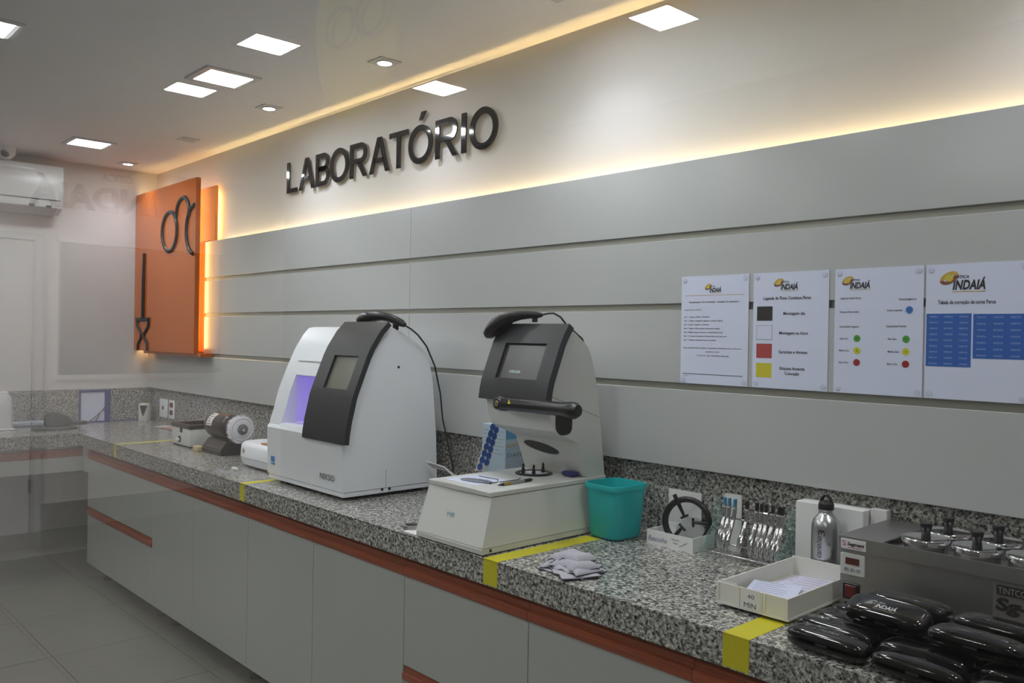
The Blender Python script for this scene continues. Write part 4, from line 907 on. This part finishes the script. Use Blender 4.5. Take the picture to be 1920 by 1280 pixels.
# wall sockets
for x0, x1, l, red in ((.185, .325, 'plain white wall plate on the granite near the corner', 0), (.358, .452, 'white wall plate with two dark red sockets on the granite', 1)):
    t = thing('wall_socket', l, 'socket', ((x0+x1)/2, .03, .92), 0, 'white wall plates on the granite upstand')
    obj('plate', bx(B(), x0, x1, .022, .0298, .920, 1.050, .003, 2), mwhite, t, smooth=40)
    if red:
        for z in (.947, 1.0): obj('socket', bx(B(), x0+.022, x1-.022, .018, .024, z, z+.033, .002, 1), mat('dark_red_plastic', (.16, .02, .02), .4), t)
    else: obj('socket', bx(B(), x0+.055, x1-.062, .019, .024, .975, 1.0, .001, 1), charc, t)
# spray can
can = thing('spray_can', 'small white aerosol can with gold neck standing in the corner', 'can', (.085, -.045, WT))
cbd = obj('can_body', lathe(B(), [(0, WT), (.040, WT), (.042, WT+.004), (.042, .995), (.038, 1.004), (.016, 1.014), (0, 1.014)], (.085, -.045, 0), 24), mat('white_enamel', (.62, .64, .62), .35), can, smooth=40)
obj('nozzle', lathe(B(), [(.016, 1.014), (.017, 1.03), (.012, 1.036), (.007, 1.038), (.007, 1.05), (0, 1.05)], (.085, -.045, 0), 14), mat('dull_gold', (.30, .22, .10), .4, .6), can, smooth=40)
b = B()
for k in range(8):
    a0 = -1.15+.14*k; a1 = a0+.14; hh = .075*(1-abs(k-3.5)/4.5)
    vs = [b.verts.new((.085+.0424*math.cos(a), -.045+.0424*math.sin(a), z)) for a, z in ((a0, .998), (a1, .998), (a1, .99-hh), (a0, .99-hh))]; b.faces.new(vs)
obj('dark_label', b, ink, cbd)
# leaflets
for k, (x, y, rz, c_, l) in enumerate(((.60, -.06, .35, (.55, .53, .52), 'pale leaflet lying against the granite near the sockets'), (.72, -.085, .1, (.45, .25, .23), 'reddish printed leaflet lying on top of the pale one'))):
    b = B(); bx(b, -.10, .10, -.05, .05, 0, .0015, 0); mt = Matrix.Rotation(rz, 4, 'Z'); b.transform(mt)
    t = obj('leaflet', b, mat('leaflet_%d' % k, c_, .5, vary=.3, vscale=30), loc=(x, y, WT+.0004+.0022*k), local=True); tag(t, l, 'leaflet', 'leaflets near the sockets')
# ------------------------------------------------------------------ short counter things
cam_d = thing('tape_dispenser', 'dark grey tape dispenser on the short counter', 'dispenser', (.30, -.70, WT))
rg2 = lambda z, a, bb: [(p[0], p[1], z) for p in sqr(.34, -.70, 0, bb, a, 2.4, 32)]
drk = mat('dark_grey_plastic', (.05, .055, .055), .4)
obj('base', loft(B(), [rg2(WT+.0005, .13, .07), rg2(WT+.010, .135, .075), rg2(WT+.018, .12, .065)]), drk, cam_d, smooth=40)
b = B(); prism(b, [(-.76, WT+.018), (-.60, WT+.018), (-.595, WT+.06), (-.65, WT+.095), (-.725, WT+.118), (-.75, WT+.105), (-.745, WT+.06)], 'x', .30, .36); bmesh.ops.bevel(b, geom=list(b.edges), offset=.008, segments=2, affect='EDGES'); obj('holder', b, drk, cam_d, smooth=40)
obj('arm', bx(B(), .29, .34, -.59, -.50, WT+.02, WT+.045, .008, 2), drk, cam_d, smooth=40)
sd = thing('pump_dispenser', 'white plastic dispenser at the left picture edge on the short counter', 'dispenser', (.2, -.975, WT))
rg3 = lambda z, a, bb: [(p[0], p[1], z) for p in sqr(.20, -.975, 0, bb, a, 3.5, 32)]
obj('bottle', loft(B(), [rg3(WT+.0005, .058, .045), rg3(WT+.006, .064, .05), rg3(1.02, .062, .048), rg3(1.095, .054, .042), rg3(1.115, .036, .03)]), mat('translucent_white', (.70, .70, .72), .25), sd, smooth=40)
obj('cap', bx(B(), .175, .225, -1.01, -.94, 1.1145, 1.128, .004, 2), mwhite, sd, smooth=40)
obj('foot', bx(B(), .14, .26, -1.035, -.905, WT+.0003, WT+.010, .003, 1), mwhite, sd, smooth=40)
fo = thing('document_sleeve', 'blue-edged plastic sleeve with white sheet leaning on the granite upstand', 'sleeve', (.035, -.36, WT))
bl_ = mat('blue_binding', (.05, .06, .26), .4)
b = B(); bx(b, .026, .031, -.468, -.455, WT, 1.112); bx(b, .026, .031, -.30, -.262, WT, 1.112); bx(b, .026, .031, -.455, -.30, 1.095, 1.112); bx(b, .026, .031, -.455, -.30, WT, .894); obj('binding', b, bl_, fo)
obj('sheet', bx(B(), .023, .027, -.455, -.30, .894, 1.095), paper, fo)
b = B(); tube(b, [(.034, -.40, .90), (.036, -.385, .905), (.036, -.35, .935), (.035, -.315, .97), (.034, -.285, 1.01)], .003, 6); tube(b, [(.035, -.33, .955), (.035, -.345, .92), (.035, -.36, .895)], .0025, 6); tube(b, [(.035, -.315, .97), (.035, -.28, .965)], .0025, 6)
tag(obj('wire_tool', b, charc, loc=(.035, -.34, WT), smooth=60), 'thin dark wire tool leaning on the blue-edged sleeve', 'tool')
b = B(); tube(b, [(.05, -.26, WT+.006), (.05, -.12, WT+.008), (.06, -.03, WT+.006)], .004, 8); tag(obj('blue_rod', b, bl_, loc=(.05, -.15, WT), smooth=60), 'thin blue rod lying along the granite upstand near the can', 'rod')
b = B(); bx(b, .035, .10, -.93, -.62, WT+.0003, WT+.035, .012, 3); tag(obj('bubble_wrap_roll', b, mat('pale_blue_bubble_film', (.42, .47, .58), .2, bump=1, bscale=90), loc=(.07, -.78, WT), smooth=50), 'pale blue bubble-wrapped strip lying along the short upstand', 'bubble wrap')
# ------------------------------------------------------------------ air conditioner, dome camera
ac = thing('air_conditioner', 'white wall-mounted air conditioner high on the end wall', 'air conditioner', (.1, -1.05, 2.285))
prof = [(0.001, 2.30), (.10, 2.288), (.185, 2.325), (.205, 2.375), (.205, 2.565), (.19, 2.60), (.001, 2.605)]
acm = mat('white_ac_plastic', (.66, .66, .66), .3)
bd = obj('casing', prism(B(), prof, 'y', -1.45, -.632), acm, ac, smooth=35)
b = B(); prism(b, [(.105, 2.284), (.192, 2.322), (.196, 2.327), (.19, 2.331), (.10, 2.291)], 'y', -1.42, -.665); obj('louvre', b, mat('grey_ac_flap', (.42, .42, .42), .35), ac)
b = B(); bx(b, .195, .2062, -1.43, -.65, 2.372, 2.378); obj('gap_line', b, charc, bd)
for y in (-.70, -.80): obj('flap_hinge', bx(B(), .165, .197, y-.03, y, 2.322, 2.340), blackp, ac)
b = B(); bx(b, .19, .2062, -1.0, -.80, 2.56, 2.568); obj('top_vent', b, mwhite, bd)
dm = thing('dome_camera', 'white ceiling dome camera above the air conditioner', 'security camera', (.22, -.97, ZC))
lathe_b = lathe(B(), [(.055, ZC-.0003), (.055, ZC-.03), (.05, ZC-.05), (.035, ZC-.068), (.015, ZC-.076), (0, ZC-.077)], (.22, -.97, 0), 24); obj('housing', lathe_b, mwhite, dm, smooth=50)
b = B(); sellip(b, .012, .026, .026, 2, 2); b.transform(Matrix.Translation((.262, -.985, ZC-.046))); obj('lens_cover', b, mat('smoked_lens', (.06, .06, .06), .15), dm, smooth=50)

# ------------------------------------------------------------------ shop side, seen mirrored in the glass
sg = thing('shop_sign', 'dark letters ÓTICA INDAIÁ on the shop wall, mirrored in the glass at the left', 'sign', (-.8, -3.55, 2.45))
b = B(); txt(b, 'INDAIÁ', -4.03, -3.105, 2.475, 2.665, side(-.79), .06, .008, .03); obj('letters', b, mat('dark_brown_letters', (.05, .04, .04), .4), sg)
b = B(); txt(b, 'ÓTICA', -3.85, -3.61, 2.712, 2.772, side(-.79), .06, .006, .015); obj('letters', b, mat('rust_letters', (.14, .06, .03), .4), sg)
sg2 = thing('shop_sign', 'grey letters INDAIÁ on the opposite shop wall, faintly mirrored on the wall boards', 'sign', (2.75, YS, 2.29))
b = B(); txt(b, 'INDAIÁ', -3.15, -2.33, 2.292, 2.44, lambda u, v, d: (-u, YS+.01+d, v), .08, .006, .02); obj('letters', b, mat('dark_brown_letters', (.05, .04, .04), .4), sg2)
yd = thing('hanging_poster', 'yellow oval poster with drawn spectacles, faintly mirrored on the ceiling', 'poster', (4.78, -2.42, 2.02))
b = B(); prism(b, [(4.78+.165*math.cos(a), 2.22+.235*math.sin(a)) for a in [2*PI*k/40 for k in range(40)]], 'y', -2.424, -2.42); pb = obj('board', b, mat('yellow_poster', (.72, .62, .10), .5), yd)
b = B(); lens = lambda cx: [(cx+.055*math.cos(a), -2.418, 2.20+.042*math.sin(a)) for a in [2*PI*k/24 for k in range(24)]]
tube(b, lens(4.72), .004, 6, True); tube(b, lens(4.84), .004, 6, True); tube(b, [(4.77, -2.418, 2.21), (4.79, -2.418, 2.21)], .004, 6); obj('drawn_spectacles', b, ink, pb)
for s in (-.1, .1): obj('cord', tube(B(), [(4.78+s, -2.422, 2.40), (4.78+s, -2.422, ZS)], .0015, 5), frame, yd)
